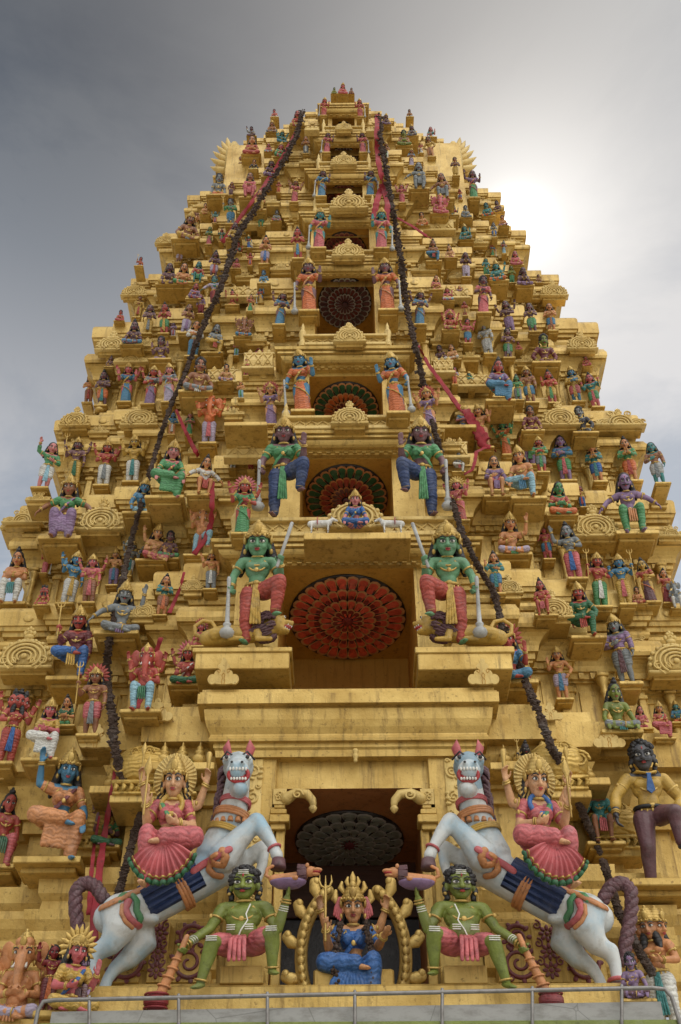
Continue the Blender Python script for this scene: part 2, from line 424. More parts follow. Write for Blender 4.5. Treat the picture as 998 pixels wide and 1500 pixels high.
SIDE = []
ZS = ZL + [ZL[9] + 1.75, ZL[9] + 3.3, ZL[9] + 4.6]
YS = [CB[i]['yw'] for i in range(9)] + [CB[8]['yw'] + .9, CB[8]['yw'] + 1.5, CB[8]['yw'] + 2.1]
for i in range(12):
    z0, z1 = ZS[i], ZS[i + 1]; h = z1 - z0
    x3 = XCORN[i]; yc = YS[i]; rec = REC if i < 9 else 1.2; yb = yc + (6 if i < 9 else 3.5)
    ch, xs, ys = side_chain(x3, yc, rec, yb, CB[i]['x'] - .06 if i < 9 else 0); nr = normals(ch)
    prof = SP0 if i == 0 else SP
    osc = 1.0 if i < 5 else (.85 if i < 9 else .7)
    split = next(k for k, (a, b) in enumerate(prof) if a >= (.68 if i == 0 else .45))
    w = MB(); chn = [level(ch, nr, z0 + a * h, b * osc) for a, b in prof[:split + 1]]
    bridge(w, chn, [0] * len(chn)); pass
    par = storeys[i] if i < 9 else tower
    def both(mb, name, par):
        solid(mb); ob = mb.build(name, [GOLD], par, False)
        if i < 9: m2 = mirror_mb(mb); solid(m2); m2.build(name, [GOLD], par, False)
        return ob
    if 1 <= i < 9:
        for (xa, ya), (xb, yb_) in zip(ch, ch[1:]):
            if abs(ya - yb_) > 1e-6 or xb - xa < .3: continue
            for xx in (xa + .09, xb - .09):
                w.bbox((xx, ya - .035, z0 + .30 * h), (.12, .07, .26 * h), .01); w.bbox((xx, ya - .05, z0 + .40 * h), (.19, .10, .025 * h), .008); w.bbox((xx, ya - .045, z0 + .205 * h), (.17, .09, .03 * h), .008)
            if xb - xa > .62: w.bbox(((xa + xb) / 2, ya - .012, z0 + .30 * h), ((xb - xa) * .42, .03, .2 * h), .01)
    wo = both(w, 'side_wall' if i < 9 else 'roof_storey', par)
    if 1 <= i < 9:                                      # pilasters and a row of dentils on every front run
        for (xa, ya), (xb, yb_) in zip(ch, ch[1:]):
            if abs(ya - yb_) > 1e-6 or xb - xa < .3: continue
    c = MB(); chn = [level(ch, nr, z0 + a * h, b * osc) for a, b in prof[split:]]
    chn.append(level(ch, nr, z1, -.5)); 
    bridge(c, chn, [0] * len(chn)); pass
    for (xa, ya), (xb, yb_) in zip(ch, ch[1:]):
        if abs(ya - yb_) > 1e-6 or xb - xa < .25: continue
        if i: zz, oo, sz = z0 + .477 * h, .09 * osc, .045 * h
        else: zz, oo, sz = z0 + .735 * h, .12 * osc, .02 * h
        nn = int((xb - xa) / .17)
        for q in range(nn): c.box((xa + (q + .5) * (xb - xa) / nn, ya - oo - .02, zz), (.085, .06, sz * .8))
        if i:
            nn = max(1, int((xb - xa) / .34)); rr_ = .055 * osc + .02
            for q in range(nn): c.ell((xa + (q + .5) * (xb - xa) / nn, ya - .355 * osc, z0 + .92 * h), (rr_ * 1.3, .02, rr_), None, 8, 6)
    both(c, 'side_cornice' if i < 9 else 'roof_cornice', par if i < 9 else wo)
    # cover over the storey
    t = MB(); e = level(ch, nr, z1 - .006, -.4); e = e if i >= 9 else e + [(e[-1][0], yb, e[-1][2])]; t.add(e, [tuple(range(len(e)))]); pass
    both(t, 'roof_slab', par if i < 9 else wo)
    SIDE.append(dict(z0=z0, z1=z1, xs=xs, ys=ys, h=h))
    if 1 <= i < 9:                                      # balusters beside the wall niches
        bh = .30 * h
        for s in (-1, 1):
            for xx, yy in ((xs[0] * 1.06, ys[1]), (xs[0] * 1.42, ys[1]), (xs[1] * 1.05, ys[2]), (xs[1] * 1.24, ys[2]), (xs[2] * .97, ys[2])):
                b = link('baluster', BAL, par); b.location = (s * xx, yy - .20, z0 + .17 * h); b.scale = (bh * .9, bh * .9, bh)
# ground storey under the platform, and the ground
g = MB(); g.bbox((0, 4.6, ZL[0] / 2 - .2), (15.4, 7.4, ZL[0] - .4), .1); g.build('base', [GOLD], tower, False)
g = MB(); g.bbox((0, .6, ZL[0] - .2), (6.4, 2.6, .4), .03); solid(g); g.build('platform', [GOLD], tower, False)
g = MB(); g.add([(-600, -600, 0), (600, -600, 0), (600, 600, 0), (-600, 600, 0)], [(0, 1, 2, 3)])
mg, nt, b = newmat('paved_ground'); geo = nt.nodes.new('ShaderNodeNewGeometry').outputs['Position']
c = mix(nt, (.33, .31, .27), (.43, .40, .35), noise(nt, geo, .8, 6)); nt.links.new(c, b.inputs['Base Color']); b.inputs['Roughness'].default_value = .9
tag(g.build('ground', [mg], None, False), kind='structure')
# core that closes the back
g = MB(); g.box((0, 5.2, (ZL[0] + ZL[9]) / 2), (7, 2.5, ZL[9] - ZL[0])); g.build('core', [GOLD], tower, False)
# ------------------------------------------------------------------ statues: figure library (unit = standing height, facing -y, pelvis at the origin while modelling)
def hand(mb, w, d, nrm, s=1.0, curl=.5, side=1):
    """palm, four bent fingers of different lengths and a thumb leaving the side of the palm"""
    w = V(w); d = V(d).normalized(); nrm = V(nrm); nrm = (nrm - d * nrm.dot(d)).normalized(); a = d.cross(nrm) * side
    M = Matrix((a, nrm, d)).transposed()
    mb.ell(w + d * .026 * s, (.025 * s, .013 * s, .034 * s), M, 10, 7)
    for k, (off, L) in enumerate(((-.019, .052), (-.0065, .060), (.0065, .056), (.019, .044))):
        b = w + d * .05 * s + a * off * s; c1 = curl * (.6 + .12 * k)
        d1 = (d * math.cos(c1) + nrm * math.sin(c1)).normalized(); c2 = c1 + curl * 1.2
        d2 = (d * math.cos(c2) + nrm * math.sin(c2)).normalized()
        p1 = b + d1 * L * .5 * s; p2 = p1 + d2 * L * .5 * s
        mb.tube([b, p1, p2], [.0085 * s, .0078 * s, .0062 * s], 7)
    b = w + d * .012 * s - a * .02 * s
    p1 = b + (d * .6 - a * .75 + nrm * .2).normalized() * .026 * s; p2 = p1 + (d * .85 - a * .1 + nrm * (.3 + curl * .4)).normalized() * .022 * s
    mb.tube([b, p1, p2], [.010 * s, .009 * s, .007 * s], 7)
# arm presets, side s = -1 viewer's left / +1 viewer's right: elbow, wrist, hand direction, palm normal, curl
ARM = {
    'd': ((.165, .01, .13), (.175, -.06, -.015), (0, -.2, -1), (-.9, -.3, 0), .5),
    'n': ((.165, -.04, .13), (.026, -.135, .19), (-.02, -.25, 1), (-1, 0, 0), .08),
    'b': ((.19, -.03, .15), (.20, -.135, .25), (.0, -.1, 1), (0, -1, 0), .15),
    'h': ((.185, -.02, .13), (.07, -.135, .12), (-.8, -.3, .1), (-.1, .7, .6), .6),
    'u': ((.235, -.02, .30), (.25, -.08, .46), (.1, -.1, 1), (0, -1, 0), .5),
    'p': ((.235, .01, .13), (.17, -.07, -.0), (-.4, -.5, -.6), (-.6, .6, 0), .5),
    'm': ((.20, .0, .14), (.205, -.06, .02), (0, -.35, -1), (-.8, -.6, 0), 1.2),
    'x': ((.17, -.05, .13), (-.03, -.14, .15), (-1, -.1, .1), (0, .9, .2), .4),
    'k': ((.20, -.05, .10), (.20, -.19, -.02), (0, -.8, -.5), (0, .3, -1), .4),     # resting on a knee
    'o': ((.20, -.01, .17), (.24, -.16, .20), (.3, -1, .1), (0, .1, 1), .3),         # open palm, held forward
    'g': ((.20, -.02, .16), (.22, -.14, .26), (0, -.2, 1), (0, -1, 0), 1.7),         # gripping an upright thing
    'w': ((.27, .03, .22), (.36, -.02, .12), (.6, -.2, -.6), (0, 0, -1), .4),        # spread wide to the side
    'T': ((.215, -.03, .10), (.275, -.10, .30), (.25, -.35, .9), (0, -.4, 1), .15),
    'C': ((.20, -.03, .12), (.33, -.15, -.03), (.25, -.5, -.85), (-.6, -.6, 0), 1.2),
    'r': ((.19, -.03, .12), (.20, -.14, .20), (.1, -.3, 1), (0, -1, .2), 1.7),
    'W': ((.24, -.02, .14), (.27, -.08, -.01), (0, -.2, -1), (-.9, -.3, 0), .5),
    'R': ((.21, .03, .30), (.265, -.02, .43), (.12, -.15, 1), (0, -1, 0), .8),       # rear pair, raised
}
# legs: pelvis height, per side (hip offset, knee, ankle, toe direction) with the pelvis at the origin
def legs(p):
    S2 = (-1, 1)
    if p in ('st', 'sk'): return .50, {s: ((s * .055, 0, -.02), (s * .065, -.015, -.24), (s * .07, .01, -.455), (s * .25, -1, 0)) for s in S2}
    if p == 'lo': return .085, {-1: ((-.06, 0, -.01), (-.205, -.20, -.015), (.04, -.235, -.04), (1, -.35, -.1)), 1: ((.06, 0, -.01), (.205, -.20, -.015), (-.04, -.195, -.04), (-1, -.35, -.1))}
    if p == 'si': return .30, {s: ((s * .06, -.02, 0), (s * .115, -.20, .02), (s * .10, -.185, -.255), (s * .3, -1, 0)) for s in S2}
    if p == 'ro': return .30, {-1: ((-.06, -.01, 0), (-.225, -.17, .02), (.03, -.235, .0), (1, -.4, -.15)), 1: ((.06, -.02, 0), (.15, -.20, .02), (.13, -.18, -.255), (.3, -1, 0))}
    if p == 'gu': return .46, {-1: ((-.06, 0, -.02), (-.075, -.03, -.22), (-.08, 0, -.415), (-.3, -1, 0)), 1: ((.06, -.02, 0), (.20, -.20, .02), (.165, -.14, -.22), (.45, -1, -.25))}
    if p == 'de': return .33, {-1: ((-.07, -.02, 0), (-.15, -.22, -.03), (-.21, -.19, -.29), (-.3, -1, -.3)), 1: ((.07, -.02, 0), (.20, -.20, .03), (.20, -.13, -.20), (.35, -1, -.25))}
    if p == 'bu': return .06, {s: ((s * .05, 0, -.02), (s * .10, -.11, -.03), (s * .08, .04, -.035), (0, 1, 0)) for s in S2}
    if p == 'wk': return .50, {-1: ((-.055, 0, -.02), (-.07, -.06, -.23), (-.07, -.01, -.455), (-.2, -1, 0)), 1: ((.055, -.02, 0), (.12, -.20, -.03), (.13, -.20, -.25), (.3, -1, 0))}
def hmat(yaw=0, pit=0, rol=0): return Matrix.Rotation(R(yaw), 3, 'Z') @ Matrix.Rotation(R(pit), 3, 'X') @ Matrix.Rotation(R(rol), 3, 'Y')
def head_prims(mb, H, M, k, big=1.0):
    q = lambda p: H + M @ (V(p) * big)
    e = lambda c, r: mb.ell(q(c), tuple(x * big for x in r), M, 16, 10)
    if k == 'e':                                        # elephant head with trunk and spread ears
        e((0, .0, .015), (.082, .085, .085)); e((-.03, -.02, .07), (.04, .045, .035)); e((.03, -.02, .07), (.04, .045, .035)); e((0, -.04, -.04), (.06, .055, .06))
        for s in (-1, 1): e((s * .125, .02, -.005), (.058, .013, .085)); e((s * .085, .01, .01), (.04, .02, .05))
        mb.tube([q(p) for p in ((0, -.07, -.03), (0, -.105, -.09), (.0, -.12, -.16), (.015, -.13, -.22), (.05, -.14, -.25), (.085, -.14, -.225))], [x * big for x in (.046, .038, .031, .026, .022, .018)], 10)
        return
    e((0, .012, .014), (.068, .076, .080)); e((0, -.016, -.022), (.057, .056, .070)); e((0, -.032, -.066), (.034, .032, .028))
    for s in (-1, 1):
        e((s * .030, -.046, -.028), (.023, .022, .022)); e((s * .071, .012, -.018), (.010, .018, .030)); e((s * .028, -.066, .021), (.025, .011, .006)); e((s * .011, -.079, -.031), (.010, .010, .008))
    if k == 'm':                                        # monkey muzzle
        e((0, -.07, -.045), (.042, .035, .032)); e((0, -.085, -.03), (.012, .012, .01))
    else:
        mb.tube([q((0, -.066, .012)), q((0, -.080, -.012)), q((0, -.090, -.029))], [.009 * big, .0115 * big, .0135 * big], 8)
        e((0, -.072, -.052), (.023, .012, .010))
def face_prims(mb, H, M, k, must=False, big=1.0):
    """painted eyes, brows, lips and forehead mark: 0 white, 1 black, 2 red"""
    q = lambda p: H + M @ (V(p) * big)
    def e(c, r, m): mb.mi = m; mb.ell(q(c), tuple(x * big for x in r), M, 10, 6)
    z = .012 if k == 'e' else 0
    for s in (-1, 1):
        x = s * (.044 if k == 'e' else .0275); y = -.062 if k == 'e' else -.0655
        e((x, y, z), (.0185, .0095, .0098), 0); e((x * .98, y - .0085, z), (.0078, .0035, .0085), 1)
        mb.mi = 1; mb.tube([q((x - s * .019, y - .004, z - .002)), q((x - s * .004, y - .0065, z + .010)), q((x + s * .014, y - .001, z + .007)), q((x + s * .022, y + .008, z - .001))], [.0022 * big, .0032 * big, .0030 * big, .002 * big], 6)
        mb.tube([q((x - s * .017, y - .013, .020 + z)), q((x, y - .014, .0295 + z)), q((x + s * .016, y - .006, .026 + z)), q((x + s * .026, y + .006, .016 + z))], [.003 * big, .0042 * big, .0038 * big, .002 * big], 6)
    if k != 'e':
        yl = -.100 if k == 'm' else -.080
        e((0, yl, -.0475), (.018, .0065, .0048), 2); e((0, yl, -.0565), (.0145, .0065, .005), 2)
        mb.mi = 1; mb.tube([q((-.019, yl + .004, -.052)), q((0, yl - .006, -.052)), q((.019, yl + .004, -.052))], .0016 * big, 5)
        if must:
            for s in (-1, 1): mb.tube([q((0, -.086, -.041)), q((s * .018, -.083, -.044)), q((s * .036, -.068, -.040)), q((s * .044, -.058, -.028))], [.006 * big, .0075 * big, .0055 * big, .002 * big], 7)
    else:
        mb.mi = 0
        for s in (-1, 1): mb.tube([q((s * .038, -.075, -.05)), q((s * .048, -.115, -.075)), q((s * .05, -.14, -.07))], [.011 * big, .009 * big, .003 * big], 7)
    e((0, -.071 if k != 'e' else -.088, .040), (.0045, .004, .011), 2)
def crown_mb(H, M, big=1.0, tall=.68):
    mb = MB(); q = lambda p: H + M @ (V(p) * big)
    pr = [(.074, .028), (.082, .034), (.082, .056), (.074, .062), (.077, .07), (.072, .088), (.064, .093), (.066, .104), (.060, .122), (.051, .127), (.053, .136), (.045, .154), (.033, .159), (.036, .168), (.024, .182), (.011, .187), (.015, .197), (.003, .215)]
    mb.lathe([(r * big, (.028 + (z - .028) * tall) * big) for r, z in pr], q((0, .010, 0)), 20, M)
    mb.ell(q((0, -.068, .078)), (.026 * big, .010 * big, .034 * big), M, 10, 7); mb.ell(q((0, -.066, .112)), (.010 * big, .007 * big, .016 * big), M, 8, 6)
    for k in range(9):
        a = PI * (k / 8.0) + PI; mb.ell(q((.083 * math.cos(a), .010 + .083 * math.sin(a), .045)), .009 * big, M, 8, 6)
    for s in (-1, 1): mb.ell(q((s * .080, .0, .02)), (.012 * big, .024 * big, .028 * big), M, 8, 6); mb.ell(q((s * .080, -.005, -.052)), (.012 * big, .012 * big, .018 * big), M, 8, 6)
    return mb
def hair_mb(H, M, kind, big=1.0):
    mb = MB(); q = lambda p: H + M @ (V(p) * big)
    mb.ell(q((0, .026, .026)), tuple(x * big for x in (.077, .074, .082)), M, 18, 12)
    if kind in ('long', 'bun'):
        for s in (-1, 1): mb.tube([q((s * .066, .03, .0)), q((s * .080, .045, -.07)), q((s * .098, .04, -.13)), q((s * .108, .03, -.19))], [x * big for x in (.028, .034, .034, .016)], 9)
        mb.ell(q((0, .06, -.08)), tuple(x * big for x in (.075, .032, .10)), M, 12, 8)
    if kind == 'bun':
        mb.ell(q((0, .015, .108)), tuple(x * big for x in (.040, .040, .030)), M, 12, 8); mb.ell(q((0, .012, .138)), tuple(x * big for x in (.022, .022, .022)), M, 10, 7)
    if kind == 'curl':
        rr = random.Random(3)
        for k in range(90):
            a = rr.uniform(0, 2 * PI); t = rr.uniform(-.35, 1.4); c = V((math.cos(a) * math.cos(t) * .077, .026 + math.sin(a) * math.cos(t) * .075, .03 + math.sin(t) * .082))
            if c.y < -.035 and c.z < .055: continue
            mb.ell(q(c), .015 * big, M, 6, 5)
        for s in (-1, 1):
            for k in range(8): mb.ell(q((s * (.072 + .006 * math.sin(k)), .02 + .012 * math.cos(k * 2), -.015 - .013 * k)), .016 * big, M, 6, 5)
    return mb
TPL = {}
def template(pose, arms, fem, head, hairk, crown, upper, low, vox=.0105, belly=0, big=1.12, must=False, yaw=0, pit=12, hk='', mir=False):
    key = (pose, arms, fem, head, hairk, crown, upper, low, vox, belly, big, must, yaw, pit, hk, mir)
    if key in TPL: return TPL[key]
    pz, LG = legs(pose); T = {}
    b = MB()
    fw = .92 if fem else 1.0
    b.ell((0, .005, .01), (.100, .072, .075)); b.ell((0, .003, .10), (.072 * fw, .056, .085)); b.ell((0, .006, .205), (.104 * fw, .068, .10))
    b.caps((-.112 * fw, .008, .280), (.112 * fw, .008, .280), .043); b.caps((0, .008, .27), (0, -.004, .355), .038, .034)
    if belly: b.ell((0, -.035, .075), (.088 + .012 * belly, .062 + .035 * belly, .095)); b.ell((0, 0, .2), (.115, .078, .10))
    if fem:
        for s in (-1, 1): b.ell((s * .045, -.056, .205), (.044, .042, .042))
    else:
        for s in (-1, 1): b.ell((s * .048, -.042, .225), (.050, .032, .036)); b.caps((s * .11, .01, .285), (s * .15, .01, .255), .040)
    # legs and feet
    for s, (h, kn, an, toe) in LG.items():
        h, kn, an, toe = V(h), V(kn), V(an), V(toe).normalized()
        b.tube([h, h.lerp(kn, .5), kn], [.072, .062, .046], 12); cf = kn.lerp(an, .32) + V((0, .012, 0))
        b.tube([kn, cf, kn.lerp(an, .7), an], [.046, .046, .034, .027], 12)
        heel = an + V((0, 0, -.022)) - toe * .012; tp = an + toe * .082 + V((0, 0, -.030))
        b.tube([heel, heel.lerp(tp, .5), tp], [.026, .027, .020], 10, .75)
        sd = toe.cross(V((0, 0, 1)))
        if sd.length > .1:
            for k in range(5): c = tp + sd.normalized() * (k - 2) * .0095; b.caps(c, c + toe * (.020 - .002 * abs(k - 1)), .0068, .0058, 6)
    # arms
    arms_l = []
    for s, c in ((-1, arms[0]), (1, arms[1])):
        arms_l.append((s, c, (s * .132 * fw, .008, .275)))
    if '4' in arms:
        for s in (-1, 1): arms_l.append((s, 'R', (s * .125 * fw, .022, .275)))
    if '6' in arms:
        for s in (-1, 1): arms_l.append((s, 'w', (s * .125 * fw, .026, .265)))
    wr = []
    for s, c, sh in arms_l:
        if isinstance(ARM[c], dict): el, w, hd, pn, cu = ARM[c][s]
        else:
            el, w, hd, pn, cu = ARM[c]
            el, w, hd, pn = [V((p[0] * s, p[1], p[2])) for p in (el, w, hd, pn)]
        el, w = V(el), V(w); sh = V(sh)
        b.tube([sh, sh.lerp(el, .45), el], [.043, .040, .032], 10); b.tube([el, el.lerp(w, .3), w], [.033, .034, .023], 10)
        hand(b, w, hd, pn, 1.08, cu, s); wr.append((s, c, sh, el, w, V(hd).normalized()))
    H = V((0, -.012, .43 + (.012 if big > 1.15 else 0))); M = hmat(yaw, pit)
    heads = [(H, M)]
    if '3' in head:
        for s in (-1, 1): heads.append((H + V((s * .062, .03, -.005)), hmat(yaw + s * 58, pit)))
    k0 = head[0]
    for Hh, Mh in heads: head_prims(b, Hh, Mh, k0, big)
    T['body'] = remesh(b, vox, 2, .4)
    f = MB()
    for Hh, Mh in heads: face_prims(f, Hh, Mh, k0, must, big)
    T['painted_face'] = f.mesh('painted_face', [WHITE, BLACK, LIPS])
    if crown:
        c = MB()
        for Hh, Mh in heads: c.join(crown_mb(Hh, Mh, big, .68 if crown != 'f' else .55))
        T['crown'] = c.mesh('crown', [JEWEL])
        if crown == 'f':
            c = MB()
            for j in range(13):
                a = PI * (-.12 + 1.24 * j / 12); d = V((math.cos(a), 0, math.sin(a)))
                p0 = H + M @ ((V((0, .045, .02)) + d * .085) * big); p1 = H + M @ ((V((0, .05, .02)) + d * .165) * big)
                c.tube([p0, p0.lerp(p1, .55), p1], [.014 * big, .022 * big, .005 * big], 8, .5, (0, 1, 0))
            c.torus(H + M @ (V((0, .05, .02)) * big), .085 * big, .018 * big, M @ V((0, 1, 0)), 20, 6)
            T['fan_halo'] = c.mesh('fan_halo', [None])
    if hairk != 'none' and k0 != 'e':
        c = MB()
        for Hh, Mh in heads: c.join(hair_mb(Hh, Mh, hairk, big))
        T['hair'] = c.mesh('hair', [HAIR])
    # lower garment
    g = MB()
    if low == 'skirt':
        rg = []; n = 48; z0, z1 = .055, -.44
        for i in range(15):
            t = i / 14; z = z0 + (z1 - z0) * t
            rx = .088 + .028 * math.sin(min(1, t * 3) * PI / 2) - .022 * math.sin(max(0, t - .2) * 1.2 * PI / 2) + .03 * t * t; ry = .070 + .012 * math.sin(min(1, t * 3) * PI / 2) + .008 * t
            ring = []
            for j in range(n):
                a = 2 * PI * j / n; fl = 1 + .055 * t ** .6 * math.sin(9 * a * 1.0 + 2.2 * t * math.sin(a)) + .05 * t * (1 if math.sin(a) < -.8 else 0) * math.cos(a * 30)
                ring.append((rx * fl * math.cos(a), ry * fl * math.sin(a) - .004, z + .01 * math.sin(a * 2)))
            rg.append(ring)
        g.rings(rg); T['garment'] = g.mesh('garment', [None])
        bd = MB(); bd.tube([(-.112, -.015, .02), (-.085, -.07, -.02), (0, -.098, -.08), (.075, -.082, -.14), (.112, -.03, -.19), (.115, .03, -.21)], .013, 8, .6)
        bd.tube([(.115 * math.cos(a), .083 * math.sin(a) - .004, -.435) for a in [2 * PI * j / 24 for j in range(25)]], .007, 6)
        T['sash'] = bd.mesh('sash', [None])
    elif low in ('dhoti', 'short', 'sari', 'pants'):
        g.ell((0, .003, .005), (.108, .080, .072)); 
        for s, (h, kn, an, toe) in LG.items():
            h, kn, an = V(h), V(kn), V(an)
            nr_ = 8 if low != 'pants' else 3
            pa = [h.lerp(kn, i / nr_) for i in range(nr_ + 1)]; ra = [.080 - .024 * i / nr_ + (.0055 if i % 2 and low != 'pants' else 0) for i in range(nr_ + 1)]
            if pose == 'lo': ra = [r * .86 for r in ra]
            if low == 'short': pa, ra = pa[:6], [r + .006 for r in ra[:6]]
            g.tube(pa, ra, 12)
            if low != 'short':
                cf = kn.lerp(an, .32) + V((0, .012, 0)); pts = [kn, kn.lerp(cf, .5), cf, cf.lerp(an, .33), cf.lerp(an, .66), cf.lerp(an, .92)]
                fr = (.057, .062, .056, .057, .046, .046) if low != 'pants' else (.056, .055, .053, .048, .043, .041)
                if low == 'sari': fr = tuple(x + .012 for x in fr)
                if pose == 'lo': fr = tuple(x * .78 for x in fr)
                g.tube(pts, fr, 12)
        if low == 'sari' and pose in ('ro', 'si', 'gu'):
            for j in range(7):
                t = (j - 3) / 3; g.tube([(t * .05, -.12, .0), (t * .10, -.20, -.06), (t * .13 + .02, -.21, -.20)], [.03, .032, .028], 8)
        T['garment'] = remesh(g, max(vox, .0085), 1, .4); T['garment'].materials.append(None)
        if low in ('dhoti', 'short') and not (pose in ('bu',)):
            bd = MB(); y0 = -.082; L = .30 if pose in ('st', 'gu', 'wk') else .12 if pose in ('lo',) else .2
            for j in range(4):
                t = (j - 1.5) / 1.5
                if pose in ('st', 'wk', 'gu'): bd.tube([(t * .016, y0, .03), (t * .026, y0 - .012, -L * .5), (t * .036, y0 - .004, -L)], [.010, .013, .012], 8, .7)
                else: bd.tube([(t * .016, y0, .03), (t * .03, y0 - .06, .03), (t * .04, -.235, -.02), (t * .045, -.235, -L * .8)], [.010, .013, .014, .012], 8, .7)
            T['sash'] = bd.mesh('sash', [None])
    # upper garment
    if upper:
        u = MB(); big_u = 1.07
        u.ell((0, .006, .205), (.106 * fw * big_u, .068 * 1.1, .088)); u.caps((-.105 * fw, .008, .268), (.105 * fw, .008, .268), .046)
        if upper != 'blouse': u.ell((0, .003, .10), (.080 * fw, .064, .095)); u.ell((0, .005, .03), (.106, .078, .05))
        if fem:
            for s in (-1, 1): u.ell((s * .045, -.057, .205), (.049, .047, .047))
        else:
            for s in (-1, 1): u.ell((s * .048, -.044, .225), (.054, .036, .04))
        if belly: u.ell((0, -.035, .075), (.092 + .012 * belly, .066 + .035 * belly, .098)); u.ell((0, 0, .2), (.12, .083, .10))
        for s, c, sh, el, w, hd in wr[:2]:
            if upper == 'shirt': u.tube([sh, sh.lerp(el, .45), el, el.lerp(w, .5)], [.050, .048, .042, .042], 10)
            else: u.tube([sh, sh.lerp(el, .35), sh.lerp(el, .62)], [.050, .047, .043], 10)
        T['blouse' if fem else 'shirt'] = remesh(u, max(vox, .0085), 1, .4); T['blouse' if fem else 'shirt'].materials.append(None)
        if fem:                                          # diagonal shawl end over the shoulder
            u = MB(); u.tube([(.105, .02, .315), (.075, -.055, .27), (.02, -.102, .19), (-.055, -.082, .11), (-.095, -.02, .06)], [.018, .020, .022, .022, .016], 8, .45)
            T['shawl'] = u.mesh('shawl', [None])
    # gilt ornaments
    j = MB()
    j.torus((0, .0, .318), .047, .010, (0, -.15, 1), 20, 6); j.torus((0, -.030, .268), .060, .010, (0, -1, .62), 24, 6)
    j.torus((0, -.040, .235), .074, .0085, (0, -1, .42), 26, 6); j.ell((0, -.112 if fem else -.098, .165), (.018, .008, .020))
    if not belly:
        bz = .058 if low != 'none' else .05
        j.torus((0, .003, bz), .092, .0135, (0, 0, 1), 28, 6, 1, .78); j.ell((0, -.080, bz), (.026, .014, .020))
        for k in range(-2, 3): j.ell((k * .036, -.076 + abs(k) * .012, bz - .03), (.010, .007, .018), None, 8, 6)
    for s, c, sh, el, w, hd in wr:
        ax = (el - sh).normalized(); j.torus(sh.lerp(el, .5), .042, .0085, ax, 16, 6); j.ell(sh.lerp(el, .5) + V((s * .03, -.03, .012)), (.014, .010, .018), None, 8, 6)
        ax = (w - el).normalized(); j.torus(el.lerp(w, .86), .030, .008, ax, 14, 6); j.torus(el.lerp(w, .95), .027, .006, ax, 14, 6)
    for s, (h, kn, an, toe) in LG.items():
        if low in ('short', 'none', 'dhoti'): j.torus(V(kn).lerp(V(an), .96), .036, .008, V(an) - V(kn), 14, 6)
    if not crown:
        for s in (-1, 1): j.ell(H + M @ (V((s * .078, .0, -.055)) * big), .013, None, 8, 6)
    for s, c, sh, el, w, hd in wr:                       # things carved into the hands
        hp = w + hd * .05
        if c == 'm' and low != 'none':
            c_ = MB(); fl = -.49 if pose in ('st', 'sk') else -.43
            c_.lathe([(.012, .10), (.018, .08), (.014, .0), (.017, fl * .4), (.02, fl + .13), (.032, fl + .12), (.034, fl + .105), (.024, fl + .09), (.050, fl + .07), (.062, fl + .045), (.050, fl + .012), (.02, fl)], hp + V((s * .018, -.02, -hp.z)), 12)
            T['mace'] = c_.mesh('mace', [None])
        if c == 'g':
            c_ = MB(); L0 = -.34 if pose in ('st', 'sk', 'wk') else -.14
            c_.tube([hp + V((0, -.012, L0)), hp + V((0, -.012, .24))], .011, 8); c_.tube([hp + V((-.05, -.012, .27)), hp + V((-.035, -.012, .235)), hp + V((0, -.012, .22)), hp + V((.035, -.012, .235)), hp + V((.05, -.012, .27))], .009, 7); c_.tube([hp + V((0, -.012, .22)), hp + V((0, -.012, .31))], [.011, .003], 7)
            for q in (-1, 1): c_.tube([hp + V((q * .05, -.012, .265)), hp + V((q * .046, -.012, .315))], [.009, .002], 6)
            T['trident'] = c_.mesh('trident', [None])
        if c == 'r':
            c_ = MB(); c_.tube([hp + V((-.03, .0, -.08)), hp + V((.085, -.02, .30))], [.014, .016], 9); T['rod'] = c_.mesh('rod', [None])
    T['ornaments'] = j.mesh('ornaments', [JEWEL])
    zs = [v.co.z for k_, me in T.items() for v in me.vertices]
    T['_'] = dict(zmin=min(v.co.z for v in T['body'].vertices), zmax=max(zs), wr=wr, pz=pz, H=H)
    if low == 'skirt': T['_']['zmin'] = min(T['_']['zmin'], -.49)
    TPL[key] = T
    return T
BODYPARTS = ('body', 'painted_face', 'crown', 'fan_halo', 'hair', 'garment', 'sash', 'blouse', 'shirt', 'shawl', 'ornaments', 'mace', 'trident', 'rod')
def setmat(o, m):
    o.material_slots[0].link = 'OBJECT'; o.material_slots[0].material = m
